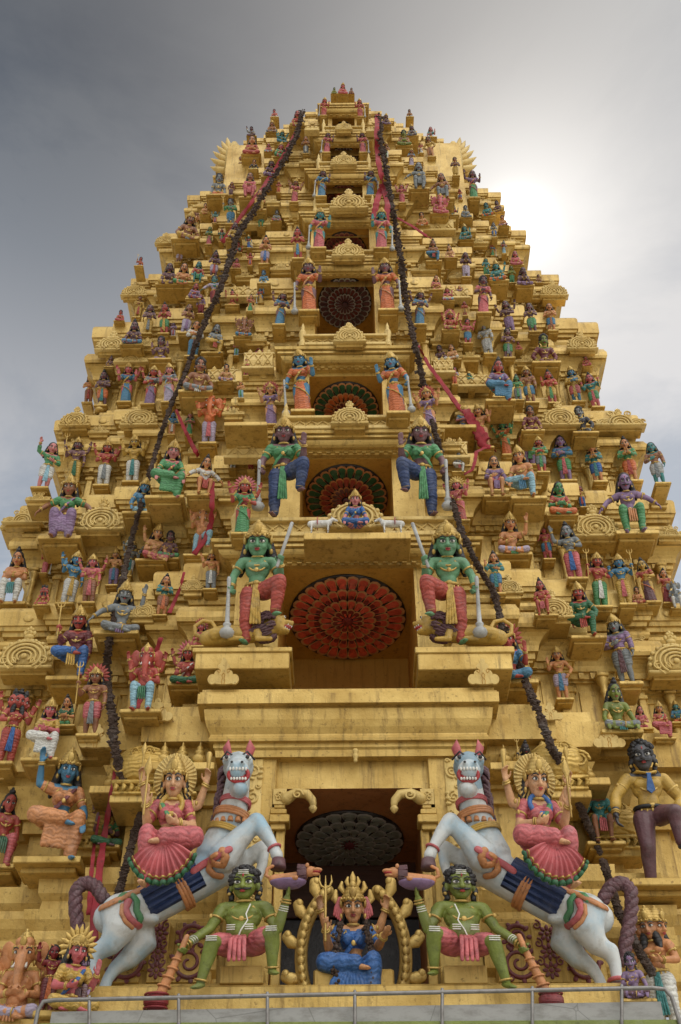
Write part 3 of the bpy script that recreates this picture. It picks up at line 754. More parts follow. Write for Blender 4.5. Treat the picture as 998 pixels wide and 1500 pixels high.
def make_figure(name, T, skin, cloth, up, acc, halo='red', loc=(0, 0, 0), scale=1, rz=0, lean=6, mir=False, crownmat=None, hairm=None, upfold=1):
    root = empty(name, loc, rz); root.rotation_euler = (R(lean), 0, rz)
    sx = .86 if name in ('seated_statue', 'kneeling_statue') else .78 if name == 'rider_statue' else .88 if name == 'enthroned_goddess' else 1.0
    root.scale = (-scale * sx if mir else scale * sx, scale * (1 + sx) / 2, scale)
    body = None
    for k in BODYPARTS:
        if k not in T: continue
        me = T[k]
        if k == 'body' and not me.materials: me.materials.append(None)
        o = link(k, me, body if k == 'painted_face' else root)
        o.location = (0, 0, -T['_']['zmin']) if k != 'painted_face' else (0, 0, 0)
        if k == 'body': body = o; setmat(o, pm(skin))
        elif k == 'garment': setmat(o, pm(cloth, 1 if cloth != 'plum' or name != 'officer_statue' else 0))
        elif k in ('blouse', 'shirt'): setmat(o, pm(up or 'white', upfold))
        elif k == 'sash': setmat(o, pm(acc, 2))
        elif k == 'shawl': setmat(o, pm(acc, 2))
        elif k in ('mace', 'rod'): setmat(o, pm('silver'))
        elif k == 'trident': setmat(o, JEWEL)
        elif k == 'fan_halo': setmat(o, pm(halo) if halo != 'gold' else JEWEL)
        elif k == 'crown' and crownmat: setmat(o, crownmat)
        elif k == 'hair' and hairm: setmat(o, hairm)
    return root
# ------------------------------------------------------------------ where things stand
BVH = BVHTree.FromPolygons(TV, TF)
def hit(u, v):
    d = ray(u, v); h = BVH.ray_cast(CAM, d)
    if h[0] is not None: return h[0]
    return None
def slope_y(u, v, back=1.5):                          # fall-back: the general slope of the flank
    d = ray(u, v); Y = 2.5
    for _ in range(12):
        p = at(u, v, Y); Y = max(.3, .118 * (p.z - 10.8)) + back
    return Y
def spot(u, vf, vt, w, push):
    ys = []
    for uu in (u, u - w * .35, u + w * .35):
        for t in (.04, .4):
            p = hit(uu, vf + (vt - vf) * t)
            if p is not None: ys.append(p.y)
    pf = hit(u, vf - 1)
    if not ys: ys = [slope_y(u, vf)]
    Y = min(ys) - push
    return Y, (pf.y if pf is not None else min(Y + .9, max(ys) + .4))
def lean_for(P): return math.degrees(math.atan2(P.z - 1.6, P.y + 14)) * .40
def size_for(u, vf, vt, Y, unit, lean=None):
    """scale that makes a thing of height `unit` reach from vf up to vt when it stands on the plane Y"""
    P = at(u, vf, Y); lo, hi = .01, 8; lean = R(lean or 0); up = V((0, -math.sin(lean), math.cos(lean)))
    for _ in range(40):
        m = (lo + hi) / 2
        if proj(P + up * (m * unit))[1] > vt: lo = m
        else: hi = m
    return P, lo
CROP = dict(A=(0, 1050, .501), B=(498, 1050, .501), C=(250, 740, .521), D=(0, 700, .3407), E=(660, 700, .3387), F=(320, 420, .4008), G=(0, 430, .3407), H=(650, 430, .3487),
            I=(180, 100, .3407), J=(480, 100, .3407), K=(400, 150, .2204), L=(0, 1080, .2204), M=(0, 1290, .2204), N=(820, 1050, .17836), O=(840, 1290, .1583), P=(400, 1260, .2405),
            Q=(180, 1080, .2505), R=(600, 1080, .2505), S=(250, 1250, .2104), T=(620, 240, .2204), U=(180, 250, .2204), V=(280, 140, .2004), W=(530, 140, .2004), X=(180, 440, .2204),
            Y=(600, 400, .2004), Z=(200, 620, .2204), a=(430, 110, .1603))
# crop, x, foot row, top row, pose, arms, sex, skin, cloth, upper, head, accent
STAT = '''
L 345 850 70 ro uk f blue orange orange c maroon
L -30 880 330 si kd m red rose - b dkgreen
L 690 745 405 lo bh4 f purple dkgreen green b orange
Q 350 340 115 bu hh f green dkgreen green h white
N 365 1060 485 si.s gk m brown teal teal b rose
R 690 235 15 bu gd m black orange yellow b violet
M 95 960 325 lo hh4 m orange lilac - ec orange
M 300 880 400 st ug4 m dkred maroon - h flame
M 445 900 285 lo hb f rose yellow yellow f royal
M 525 870 480 si hk m violet purple - k plum
O 915 1490 230 st bh m orange white - h3c teal
O 590 1120 650 lo hk m violet plum - k plum
D 15 1240 905 st hb4 m red red - h3b royal
D 180 1225 945 ro hx f rose white yellow c yellow
D 385 1120 795 st.s gd m brown rose - f grey
D 278 1075 930 bu hh f orange green dkgreen b orange
D 612 1022 712 si bh4 m red sky - ec dkgreen
D 800 905 695 lo hb4 f red dkgreen red f white
D 862 735 600 bu hh f rose red red f rose
D 310 885 548 ro gd m red royal maroon c yellow
D 510 690 440 lo wu m grey grey - c violet
D 45 560 298 si xx m orange white - t teal
D 183 556 460 bu kk m red rose - h3b orange
D 285 555 312 st bd4 m blue white - c yellow
D 378 550 328 st hd4 m rose brown - c rose
D 484 472 305 st bh m tan violet - c blue
D 545 432 268 st hb4 m grey white - c teal
D 690 602 410 st.s nn m orange brown teal b flame
D 905 490 308 st bd4 m orange grey - c white
D 655 372 195 lo hk4 m tan rose - c rose
D 722 362 225 lo kh m purple green - k yellow
D 850 348 118 gu bh4 m orange sky - ec red
G 268 1078 778 si ww f brown violet green c violet
G 598 962 790 bu kh m blue sky blue c blue
G 715 902 628 ro kk f pink green green c rose
G 865 884 690 si.s ww m orange red white b red
G 178 852 636 st.s uh m pink white green h sky
G 312 826 618 st gd4 m purple yellow - c dkgreen
G 440 840 632 st hb4 m red white - c grey
G 566 826 608 st bb4 m yellow white - c teal
G 378 480 345 st hh m orange brown - c red
G 437 496 328 st.s hx m plum flame - b teal
G 538 482 298 sk bb4 f rose blue blue c yellow
G 640 492 310 sk hb4 f red violet grey c grey
G 726 482 300 sk bh f pink lilac grey c sky
G 846 447 272 lo pp m brown grey - k white
G 895 662 445 st bb4 m flame lilac - e rose
X 440 905 738 sk hh f pink green green c green
X 720 905 672 sk bn f orange flame red b orange
X 322 905 738 st uh m blue orange blue b white
G 570 238 110 lo kh m plum blue - b plum
G 632 186 48 st xh m purple yellow - h grey
G 588 112 8 st hd m brown yellow yellow h red
G 706 186 38 st.s nn m red green - b yellow
G 792 182 44 st nn m brown lilac - h violet
G 692 300 182 bu bb m purple violet - k gold
G 825 285 118 st hx m orange blue white h maroon
G 915 272 130 ro hx m grey yellow - h red
X 520 104 -40 st dd m rose dkred violet h dkred
G 470 322 265 bu kh m plum brown - b black
G 515 126 70 lo hh m red rose - k red
X 800 262 102 lo hh4 m brown blue - ec yellow
F 310 476 228 sk mb f blue flame flame c yellow
F 657 482 235 sk bm f blue flame flame c yellow
F 193 518 343 sk bb4 f tan violet violet f violet
F 780 538 358 sk bb4 f orange violet violet f lilac
F 222 152 12 sk hh4 f purple blue blue c yellow
F 735 152 8 sk hh4 f purple blue blue c yellow
K 240 1425 1035 sk mb f purple flame flame c tan
K 765 1418 1035 sk bm f purple flame flame c tan
F 85 918 688 sk bh4 f red green green f green
F 890 866 690 sk hb4 f rose red red f orange
Y 300 440 258 lo kb4 m red yellow - f dkgreen
Y 427 532 335 st.s hb4 m rose blue - k blue
Y 585 615 355 st hd m grey silver silver h silver
Y 722 642 400 st.s hh m purple green - k grey
Y 745 450 200 st hx4 m plum violet - h violet
Y 908 452 218 st.s nn m purple green - h green
H 457 168 42 st.s hn m orange blue - h brown
H 427 312 168 bu pp m olive maroon maroon k maroon
H 604 312 258 lo hh m red rose - k red
H 235 472 268 ro pp f red blue violet b blue
Y 800 945 738 st hh m green grey - b green
H 370 472 304 st.s hd m brown blue brown c yellow
H 462 472 318 st.s bh m red yellow - b green
H 565 467 303 st.s xh m blue rose yellow c gold
H 646 490 328 st.s gg m rose green teal b rose
H 592 602 470 bu pp m grey black black k black
H 372 592 470 bu kk m brown maroon maroon k maroon
H 362 735 535 st hg m red violet - c green
H 270 690 524 sk hb4 f green flame flame c yellow
H 175 662 462 st bb4 m orange tan - c rose
H 82 622 472 sk hh f pink royal blue c blue
H 416 762 600 st.s hh m red grey green c green
H 520 802 588 st.s hx m violet green blue b rose
H 655 804 612 st.s nn m orange royal teal f teal
H 798 802 598 st.s nn m orange flame green b red
H 915 812 622 st.s hd m teal silver brown h grey
H 224 870 682 si.s hk m tan rose violet h violet
H 352 882 635 ro kd m orange sky - c blue
H 492 950 790 lo hh f green flame red h flame
H 802 1032 752 si ww m violet green - h orange
E 268 352 148 lo hu m orange lilac - c green
E 425 362 198 st.s bd m rose blue - b red
E 545 452 188 st uh m grey rose - b royal
E 655 572 322 st gh m red green - c white
E 762 560 328 st gg m blue yellow - c rose
E 872 548 342 sk gh f yellow plum red b flame
E 942 550 390 sk bh f orange dkred red b red
E 205 512 315 st.s bh m orange blue teal b teal
E 412 606 430 si.s hh m red yellow - b rose
E 590 708 448 ro dp m red dkgreen dkgreen c red
E 772 905 585 st.s hd m grey grey violet c plum
E 272 905 618 lo kb f red blue blue f royal
E 490 968 728 st.s bp m orange lilac - c blue
E 732 1115 866 lo kk m olive grey - b teal
E 832 1092 985 bu hh f pink rose rose h rose
E 922 1135 965 ro hd f orange rose red c green
E 990 1065 960 bu hh m teal flame blue c orange
V 195 762 568 bu dd m grey flame - k flame
V 287 742 630 st dd m brown plum maroon h plum
U 838 205 15 si hd m brown rose rose h rose
V 362 602 445 sk hh f brown lilac rose h lilac
V 442 462 298 lo hh f orange red red h flame
V 444 312 225 lo uh m plum plum grey k plum
V 590 292 180 lo hk m brown grey - c yellow
V 655 362 250 lo bb4 m teal blue teal c teal
V 645 472 338 lo hb m rose green green c green
V 580 622 458 lo kh m plum violet - c violet
U 905 285 130 si hh m orange yellow - h yellow
V 780 252 110 lo hh m red yellow - h white
V 612 172 98 bu hh m rose dkgreen - k green
V 842 442 300 st hh m orange grey brown h white
K 140 682 508 sk bb4 f brown rose rose c rose
K 355 352 190 sk mb f plum rose rose c rose
K 600 352 190 sk bm f plum rose rose c rose
K 320 648 438 sk mb f plum blue blue c yellow
K 645 642 438 sk bm f plum blue blue c yellow
K 302 1000 703 sk mb f teal rose rose c tan
K 720 1002 703 sk bm f teal rose rose c tan
a 275 392 205 sk mb f red red red c rose
a 612 402 215 sk bm f red red red c rose
a 448 196 70 lo hh f rose rose rose c orange
K 168 1062 828 st.s nn m red yellow - b blue
K 860 682 535 sk bb4 f pink rose rose c rose
J 360 428 345 sk hh f brown lilac blue c lilac
J 393 538 405 si wd m grey grey - h grey
J 502 580 450 si wk m brown grey - h grey
J 480 642 540 lo hh4 m rose rose - ec rose
J 630 572 440 sk ub f plum green violet h rose
J 552 472 382 st hh m brown yellow plum k yellow
J 448 392 292 st pp m brown tan yellow k brown
W 508 322 228 bu hb f pink blue teal h teal
J 366 302 240 lo hh m plum grey grey c grey
W 308 392 250 lo hh m olive olive brown k olive
W 352 168 100 bu hh m brown teal - k teal
W 175 230 130 lo hh m plum violet - c violet
W 178 472 340 st hh m brown white - c green
T 283 375 275 lo hh m grey grey - k grey
T 285 525 398 lo kb m teal grey - c grey
T 70 668 498 ro dh m brown blue - b red
T 287 772 588 st nn m plum lilac plum h lilac
T 420 752 620 st hh m teal green - c green
T 500 802 640 lo hh4 m teal flame - c flame
T 592 804 680 st hh m olive green - h green
T 670 832 688 lo nn m plum violet - h violet
T 618 692 580 lo hh m rose rose - h rose
Y 540 322 18 sk hd f plum rose rose k rose
U 418 492 270 lo pp m brown yellow - c grey
U 570 505 372 sk hh f olive rose teal h green
U 740 472 345 lo kd m plum yellow yellow h yellow
U 718 375 178 st.s gh m grey blue green k blue
U 367 625 475 st.s nn m brown lilac plum b brown
U 108 645 568 bu gh m red maroon - k red
U 297 785 615 lo hh m plum yellow - h yellow
U 390 785 615 lo hh m orange green - h flame
U 488 764 602 si.s kk m teal green red h green
U 598 722 528 st.s hx m plum lilac - b red
U 608 905 695 st wh m teal dkred lilac k red
U 472 872 748 lo hd m red violet violet h violet
U 940 642 430 st.s nn m orange lilac - b royal
E 815 552 470 lo hh m orange red - k red
X 318 215 150 lo hh m brown rose - k rose
Y 800 570 500 lo hh m red rose - k rose
T 770 800 735 bu hh m brown violet - k violet
a 372 185 112 lo hh m olive olive - k olive
a 528 188 116 lo hh m brown maroon - k maroon
X 60 330 262 bu hh m plum blue - k blue
G 745 190 120 st hh m violet lilac - c red
D 555 300 250 lo hh f teal white white h white
E 985 572 440 si hh m grey white - ec grey
E 325 905 800 bu ug f rose red red b red
U 752 665 580 bu hh m rose rose - k rose
'''
CNAME = dict(blue='blue', teal='teal', green='green', olive='olive', pink='pink', red='red', orange='orange', tan='tan', brown='brown', purple='purple-brown', black='black', grey='grey', yellow='yellow', lilac='lilac', white='white',
             dkgreen='dark green', dkred='dark red', sky='pale blue', navy='navy', maroon='maroon', flame='bright orange', royal='deep blue', plum='dark plum', silver='silver', rose='rose', violet='violet')
POSEW = dict(st='standing', sk='standing', wk='standing', lo='cross-legged', ro='seated', si='seated', gu='dancing', bu='kneeling')
ORD = ['ground', 'first', 'second', 'third', 'fourth', 'fifth', 'sixth', 'seventh', 'eighth', 'ninth', 'tenth', 'topmost', 'topmost', 'topmost']
LABELS = {}
RECS = []
UNITS = []
def garment_word(low, pose, fem):
    return {'skirt': 'long skirt', 'dhoti': 'dhoti', 'short': 'short wrap', 'sari': 'sari skirt', 'pants': 'trousers'}[low]
def plinth(root, P, Y, yb, h, w, loc, scale, lean, rz, mir):
    d0 = Y - .17 * h; d1 = max(Y + .16 * h, min(yb + .10, Y + .42)); th = .055 * h
    m = MB(); m.bbox((0, (d0 + d1) / 2 - P.y, -th / 2 - .004), (w, d1 - d0, th), .012); m.bbox((0, (d0 + d1) / 2 - P.y + .04 * h, -th * 1.35), (w * .82, (d1 - d0) - .10 * h, th * .7), .012)
    o = m.build('plinth', [GOLD], root, False)
    Mw = Matrix.LocRotScale(V(loc), root.rotation_euler, root.scale)
    o.matrix_parent_inverse = Mw.inverted(); o.location = P
    return o
def catalog():
    rr = random.Random(11)
    for ln in STAT.strip().splitlines():
        c, x, yf, yt, pose, arms, sex, skin, cloth, up, head, acc = ln.split()
        ox, oy, sc = CROP[c]; u, vf, vt = ox + float(x) * sc, oy + float(yf) * sc, oy + float(yt) * sc
        short = pose.endswith('.s'); pose = pose[:2]; fem = sex == 'f'
        if acc == 'gold': acc = 'yellow'
        up = None if up == '-' else up
        hk, cr = 'long', ''
        hc = head
        kind = 'h'
        if hc[0] in 'em' and len(hc) <= 2: kind = hc[0]; hc = hc[1:]
        if hc.startswith('h3'): kind = 'h3'; hc = hc[2:]
        if hc == 'c': cr = 'c'
        elif hc in ('f', 'F'): cr = 'f'
        elif hc == 'b': hk = 'bun'
        elif hc == 'k': hk = 'curl'
        elif hc == 't': hk = 'bun'
        low = 'short' if short else 'skirt' if pose == 'sk' else 'sari' if fem and pose in ('ro', 'si', 'lo') else 'dhoti'
        upk = ('blouse' if fem else 'shirt') if up else ''
        hp = vf - vt
        vox = .0075 if hp > 95 else .0105
        must = (not fem) and kind == 'h' and skin in ('brown', 'grey', 'orange', 'violet', 'olive', 'tan', 'red', 'plum') and hk in ('curl', 'long') and rr.random() < .6
        T = template(pose, arms, fem, kind, hk, cr, upk, low, vox, 1 if kind == 'e' else 0, 1.16 if kind != 'e' else 1.3, must)
        RECS.append((u, vf, vt, pose, arms, fem, skin, cloth, up, acc, kind, hk, cr, low, T, must))
catalog()
def fill_gaps(want=52):
    """small figures crowding the remaining stretches of cornice on both flanks"""
    rr = random.Random(31); boxes = [(r[0], (r[1] + r[2]) / 2, (r[1] - r[2]) * (.52 if r[3] in ('st', 'sk') else .8), r[1] - r[2]) for r in RECS]
    for e in GABL.replace('\n', ';').split(';'):
        if e.strip():
            c, x, y, w, k = e.split(); ox, oy, sc = CROP[c]; w = float(w) * sc; boxes.append((ox + float(x) * sc, oy + float(y) * sc - w * .3, w, w * .6))
    small = [r for r in RECS if r[1] - r[2] < 60 and r[10] == 'h']
    n = 0
    for _ in range(6000):
        if n >= want: break
        v = rr.uniform(215, 900); half = min(480, 150 + (v - 200) * .62); u = 511 + rr.choice((-1, 1)) * rr.uniform(75 + v * .09, half)
        hp = 15 + (v - 200) * .036 + rr.uniform(-2, 5); w = hp * .6
        if v > 740 and abs(u - 515) < 245: continue
        if any(abs(u - b[0]) < (w + b[2]) * .5 and abs(v - hp / 2 - b[1]) < (hp + b[3]) * .5 for b in boxes): continue
        if hit(u, v) is None or hit(u, v - hp * 1.2) is None: continue
        r = rr.choice(small); boxes.append((u, v - hp / 2, w, hp)); n += 1
        RECS.append((u, v, v - hp, r[3], r[4], r[5], rr.choice(['orange', 'brown', 'rose', 'red', 'blue', 'plum', 'teal', 'tan', 'grey']), rr.choice(['rose', 'green', 'sky', 'yellow', 'flame', 'violet', 'white', 'royal']), r[8], r[9], r[10], r[11], r[12], r[13], r[14], r[15]))
def place_all():
    rr = random.Random(5)
    todo = []
    for (u, vf, vt, pose, arms, fem, skin, cloth, up, acc, kind, hk, cr, low, T, must) in RECS:
        unit = T['_']['zmax'] - T['_']['zmin']; hp = vf - vt
        wpx = hp * (.42 if pose in ('st', 'sk', 'wk') else .8)
        Y, yb = spot(u, vf, vt, wpx, .0)
        ln = lean_for(at(u, vf, Y)); P, s = size_for(u, vf, vt, Y, unit, ln)
        dp = .08 * s if pose in ('st', 'sk') else .18 * s
        Y -= dp; P, s = size_for(u, vf, vt, Y, unit, ln)
        rz = R(rr.uniform(-14, 14)) - R(min(16, max(-16, (u - 511) * .03)))
        nm = {'st': 'standing_statue', 'sk': 'standing_statue', 'wk': 'standing_statue', 'bu': 'kneeling_statue'}.get(pose, 'seated_statue')
        root = make_figure(nm, T, skin, cloth, up, acc, 'red' if cr != 'f' else rr.choice(['red', 'rose', 'gold']), P, s, rz, ln)
        plinth(root, P, Y, yb, s, s * (.34 if pose in ('st', 'sk') else .50), P, s, ln, rz, False)
        # words
        k = 'elephant-headed ' if kind == 'e' else 'three-headed ' if kind == 'h3' else ''
        na = 'six-armed ' if '6' in arms else 'four-armed ' if '4' in arms else ''
        si = sum(1 for z in ZS[1:] if P.z > z - .35)
        side = 'left flank' if u < 505 - 75 else 'right flank' if u > 517 + 75 else 'centre bay'
        hd = 'gold crown' if cr == 'c' else 'rayed halo' if cr == 'f' else 'hair bun' if hk == 'bun' and kind != 'e' else 'curly hair' if hk == 'curl' and kind != 'e' else 'long hair' if kind != 'e' else 'bare head'
        base = f"{CNAME[skin]} {na}{k}{POSEW[pose]} statue, {CNAME[cloth]} {garment_word(low, pose, fem)}, {hd}"
        todo.append((root, base, side, si, u, (CNAME[up] + ' top') if up else 'bare chest'))
    cnt = {}
    for t in todo: cnt.setdefault(t[1], []).append(t)
    for b, ts in cnt.items():
        seen = {}
        for t in ts: seen.setdefault((t[2], t[3]), []).append(t)
        for (side, si), q in seen.items():
            q.sort(key=lambda t: -abs(t[4] - 511))
            for n, t in enumerate(q):
                where = f"{side} of {ORD[si]} tier" if si else f"{side} at tower foot"
                lab = f"{b}, {where}"
                if len(q) > 1: lab = f"{b}, {['left', 'right'][t[4] > 511] if side == 'centre bay' else ['outer', 'inner', 'innermost'][min(n, 2)]} one, {where}"
                t[0]['label'] = lab; t[0]['category'] = 'statue'; t[0]['group'] = 'painted statues standing on the temple tower'

# ------------------------------------------------------------------ gables, plaques and panels on the cornices
def scroll(mb, c, r, turns, r0, y, sgn=1, a0=0, n=26):
    pts = []
    for i in range(n):
        t = i / (n - 1); a = a0 + sgn * turns * 2 * PI * t; q = r * (1 - .82 * t)
        pts.append((c[0] + q * math.cos(a), y, c[1] + q * math.sin(a)))
    mb.tube(pts, [r0 * (1 - .45 * i / (n - 1)) for i in range(n)], 6)
def finial(mb, z, s, y):
    mb.ell((0, y, z), (.085 * s, .06 * s, .06 * s)); mb.ell((0, y, z + .08 * s), (.06 * s, .05 * s, .055 * s)); mb.ell((0, y - .04 * s, z + .085 * s), (.02 * s, .03 * s, .02 * s), None, 8, 6)
    for q in (-1, 1):
        mb.ell((q * .075 * s, y, z + .075 * s), (.035 * s, .03 * s, .05 * s), None, 10, 7); mb.ell((q * .04 * s, y - .01, z + .14 * s), (.03 * s, .03 * s, .035 * s), None, 10, 7)
    mb.ell((0, y, z + .165 * s), (.03 * s, .03 * s, .05 * s), None, 10, 7)
def gable_round():
    mb = MB(); n = 40
    out = [(.50, 0), (.52, .1), (.50, .24), (.43, .38), (.32, .49), (.18, .56), (.08, .60), (-.08, .60), (-.18, .56), (-.32, .49), (-.43, .38), (-.50, .24), (-.52, .1), (-.50, 0)]
    mb.prism(out, -.10, .14)
    inn = [(x * .86, .03 + z * .84) for x, z in out]; mb.prism(inn, -.135, -.1)
    for rr_, y, w in ((.40, -.14, .022), (.31, -.15, .03), (.22, -.155, .026), (.135, -.16, .022)):
        mb.tube([(rr_ * math.cos(a), y, .19 + rr_ * .82 * math.sin(a)) for a in [PI * (-.28 + 1.56 * i / 22) for i in range(23)]], w, 7)
    for s in (-1, 1):
        scroll(mb, (s * .36, .10), .085, 1.4, .022, -.15, -s, PI / 2); scroll(mb, (s * .19, .09), .06, 1.3, .018, -.16, s, PI / 2)
    for i in range(11):
        a = PI * (-.02 + 1.04 * i / 10); mb.ell((.49 * math.cos(a), -.10, .16 + .40 * math.sin(a)), (.045, .04, .045), None, 8, 6)
    mb.ell((0, -.17, .19), (.06, .03, .055))
    finial(mb, .66, 1.15, -.05)
    mb.bbox((0, .0, -.02), (1.1, .3, .07), .02)
    return mb
def gable_wide():
    mb = MB()
    def lobe(cx, r, y0):
        mb.prism([(cx + r * math.cos(PI * i / 16), r * .95 * math.sin(PI * i / 16)) for i in range(17)], y0, .12)
        for q, w in ((.86, .02), (.62, .022), (.36, .018)): mb.tube([(cx + r * q * math.cos(PI * i / 14), y0 - .01, r * q * .95 * math.sin(PI * i / 14)) for i in range(15)], w, 6)
    lobe(0, .27, -.12); lobe(-.33, .18, -.085); lobe(.33, .18, -.085)
    for s in (-1, 1): scroll(mb, (s * .19, .27), .085, 1.5, .022, -.12, -s, -PI / 2); scroll(mb, (s * .46, .08), .06, 1.3, .018, -.10, s, 0)
    finial(mb, .30, .8, -.06); mb.bbox((0, .0, -.02), (1.06, .28, .06), .02)
    return mb
def plaque():
    mb = MB(); pts = []
    def arc(cx, cz, r, a0, a1, n=10):
        for i in range(n + 1): a = R(a0 + (a1 - a0) * i / n); pts.append((cx + r * math.cos(a), cz + r * math.sin(a)))
    pts.append((.10, 0)); arc(.34, .15, .15, -120, 100); arc(.17, .30, .12, -10, 95, 6); arc(.10, .52, .09, -60, 70, 6); arc(0, .68, .09, -20, 200, 8)
    arc(-.10, .52, .09, 110, 240, 6); arc(-.17, .30, .12, 85, 190, 6); arc(-.34, .15, .15, 80, 300); pts.append((-.10, 0))
    mb.prism(pts, -.05, .05)
    ky = -.056; mb.mi = 1
    mb.tube([(-.035, ky, .0), (-.05, ky, .10), (-.02, ky, .18), (-.05, ky, .27), (0, ky, .34), (.05, ky, .27), (.02, ky, .18), (.05, ky, .10), (.035, ky, 0)], .011, 6)
    for s in (-1, 1): mb.tube([(s * .20, ky, .40), (s * .13, ky, .33), (s * .10, ky, .42), (s * .16, ky, .46)], .011, 6)
    return mb
GAB = {'g': gable_round().mesh('gable_ornament', [CREAM], True), 'w': gable_wide().mesh('gable_ornament', [CREAM], True), 't': plaque().mesh('plaque', [CREAM, OCHRE], False)}
GH = {'g': .98, 'w': .50, 't': .78}
GABL = '''
F 480 205 112 g;F 480 505 128 g;K 470 422 165 g;K 505 718 240 g;K 500 1032 205 g;a 460 505 150 g;K 500 1540 120 g
D 410 1162 150 t;D 672 1048 145 t;D 160 1232 100 t;D 965 893 0 t;E 435 1048 110 t;E 690 1168 145 t
D 105 822 232 g;E 978 848 235 g;D 432 228 195 g;E 630 258 195 g;D 60 218 110 w;E 955 255 130 w;G 600 572 152 g;G 165 892 105 w;G 480 248 132 g;G 632 232 115 w;G 565 302 145 w;G 322 572 125 g
G 425 602 90 w;H 490 558 152 g;H 740 562 205 w;H 582 238 122 g;H 347 292 92 w;H 902 882 75 w;G 757 302 72 g;F 93 572 72 w;F 850 582 75 w;F 138 202 76 w;F 815 202 80 w;F 920 262 72 w
I 182 757 82 g;I 48 982 105 g;I 182 987 92 w;I 310 988 72 w;I 525 903 80 w;I 680 873 100 w;J 415 878 112 w;J 570 908 92 w;T 870 884 175 g;T 720 882 135 w;T 232 765 122 w;T 372 535 122 w;G 850 690 80 g
E 255 500 110 g;D 830 485 90 g;D 615 600 110 g;E 448 606 160 g;D 975 80 80 w;G 100 990 170 w;V 600 790 110 w;W 250 700 110 w;V 850 500 120 w;F 55 470 80 w;F 905 470 80 w;L 210 190 150 t
X 880 270 150 w;X 560 560 60 w;Z 540 390 70 w;Z 715 130 110 g;Y 750 690 90 w;Y 130 760 70 w;D 880 1110 0 t'''
fill_gaps()
place_all()
def place_gables():
    for e in GABL.replace('\n', ';').split(';'):
        if not e.strip(): continue
        c, x, y, w, k = e.split(); w = float(w)
        if w == 0: continue
        ox, oy, sc = CROP[c]; u, v, w = ox + float(x) * sc, oy + float(y) * sc, w * sc
        Y, yb = spot(u, v, v - w * GH[k] * .5, w, .04)
        P = at(u, v, Y); s = w * mpp(P) * .98
        Y -= s * .08; P = at(u, v, Y)
        o = link('plaque' if k == 't' else 'gable_ornament', GAB[k], tower); o.location = P; o.scale = (s, s, s); o.rotation_euler = (R(5), 0, 0)
        if k == 't': continue
        bk = MB(); d = max(.12, min(.9, yb - Y)); bk.bbox((0, d / 2, -.06), (s * .9, d, .10)); b = bk.build('bracket', [GOLD], o, False)
        b.matrix_parent_inverse = Matrix.LocRotScale(P, o.rotation_euler, o.scale).inverted(); b.location = P
place_gables()
def auto_gables():
    rr = random.Random(21); taken = []
    for e in GABL.replace('\n', ';').split(';'):
        if e.strip():
            c, x, y, w, k = e.split(); ox, oy, sc = CROP[c]; taken.append((ox + float(x) * sc, oy + float(y) * sc, float(w) * sc))
    for i in range(1, 9):
        q = SIDE[i]; h = q['h']; osc = 1 if i < 5 else .85
        for s in (-1, 1):
            for xx, yy, w in (((CB[i]['x'] + q['xs'][0]) / 2 + .1, q['ys'][0], .55), ((q['xs'][0] + q['xs'][1]) / 2, q['ys'][1] - .1, .5), (q['xs'][1] * 1.14, q['ys'][2] - .15, .6), (q['xs'][2] * .96, q['ys'][2] - .03, .5)):
                P = V((s * xx, yy - .30 * osc, q['z0'] + .70 * h)); u, v = proj(P); px = w / mpp(P)
                if any(abs(u - t[0]) < (px + t[2]) * .5 and abs(v - t[1]) < 26 for t in taken): continue
                o = link('gable_ornament', GAB['w'], storeys[i]); o.location = P; o.scale = (w, w, w); o.rotation_euler = (R(5), 0, 0); taken.append((u, v, px))
auto_gables()
# low barrel roofs with lattice between the bays
def lattice_panel(w, h):
    mb = MB(); n = max(3, int(w / h * 1.6)); d = .16
    prof = [(0, .0), (-d * .75, .12 * h), (-d, .42 * h), (-d * .85, .72 * h), (-d * .4, .95 * h), (0, h)]
    mb.rings([[(-w / 2 + w * i, y, z) for y, z in prof] for i in (0, 1)])
    for k in range(n):
        a = -w / 2 + w * k / n; b = a + w / n
        for t in range(5):
            pass
        P = lambda x, t: (x, -d * (1.06 - 1.1 * (t - .5) ** 2), h * (.1 + .8 * t))
        mb.tube([P(a + (b - a) * t, t) for t in (.05, .3, .5, .7, .95)], .014, 6); mb.tube([P(b - (b - a) * t, t) for t in (.05, .3, .5, .7, .95)], .014, 6)
        mb.ell(P((a + b) / 2, .2), (.035, .02, .035), None, 8, 6)
        mb.lathe([(.05, 0), (.06, .03), (.03, .06), (.045, .09), (.05, .12), (.02, .15), (.02, .17), (.002, .21)], ((a + b) / 2, -d * .1, h), 10)
    mb.bbox((0, -d * .55, -.03), (w + .08, d * 1.3, .07)); mb.bbox((0, -d * .15, h + .0), (w + .06, d * .8, .05))
    return mb
for c, x, y, w, h in (('X', 660, 572, 190, 90), ('Y', 455, 860, 235, 90), ('I', 590, 692, 150, 45), ('J', 470, 715, 145, 50), ('T', 100, 472, 205, 70), ('U', 900, 392, 190, 60), ('U', 800, 870, 190, 70), ('Y', 320, 215, 220, 80),
                      ('F', 125, 640, 190, 60), ('F', 850, 640, 120, 60), ('X', 900, 480, 190, 110), ('Y', 250, 760, 140, 100), ('a', 170, 545, 110, 40), ('a', 720, 555, 90, 40)):
    ox, oy, sc = CROP[c]; u, v, w, h = ox + x * sc, oy + y * sc, w * sc, h * sc
    Y, yb = spot(u, v, v - h, w, .02); P = at(u, v, Y); P, hh = size_for(u, v, v - h, Y, 1.0)
    o = lattice_panel(w * mpp(P), hh).build('lattice_panel', [CREAM], tower, False); o.location = P
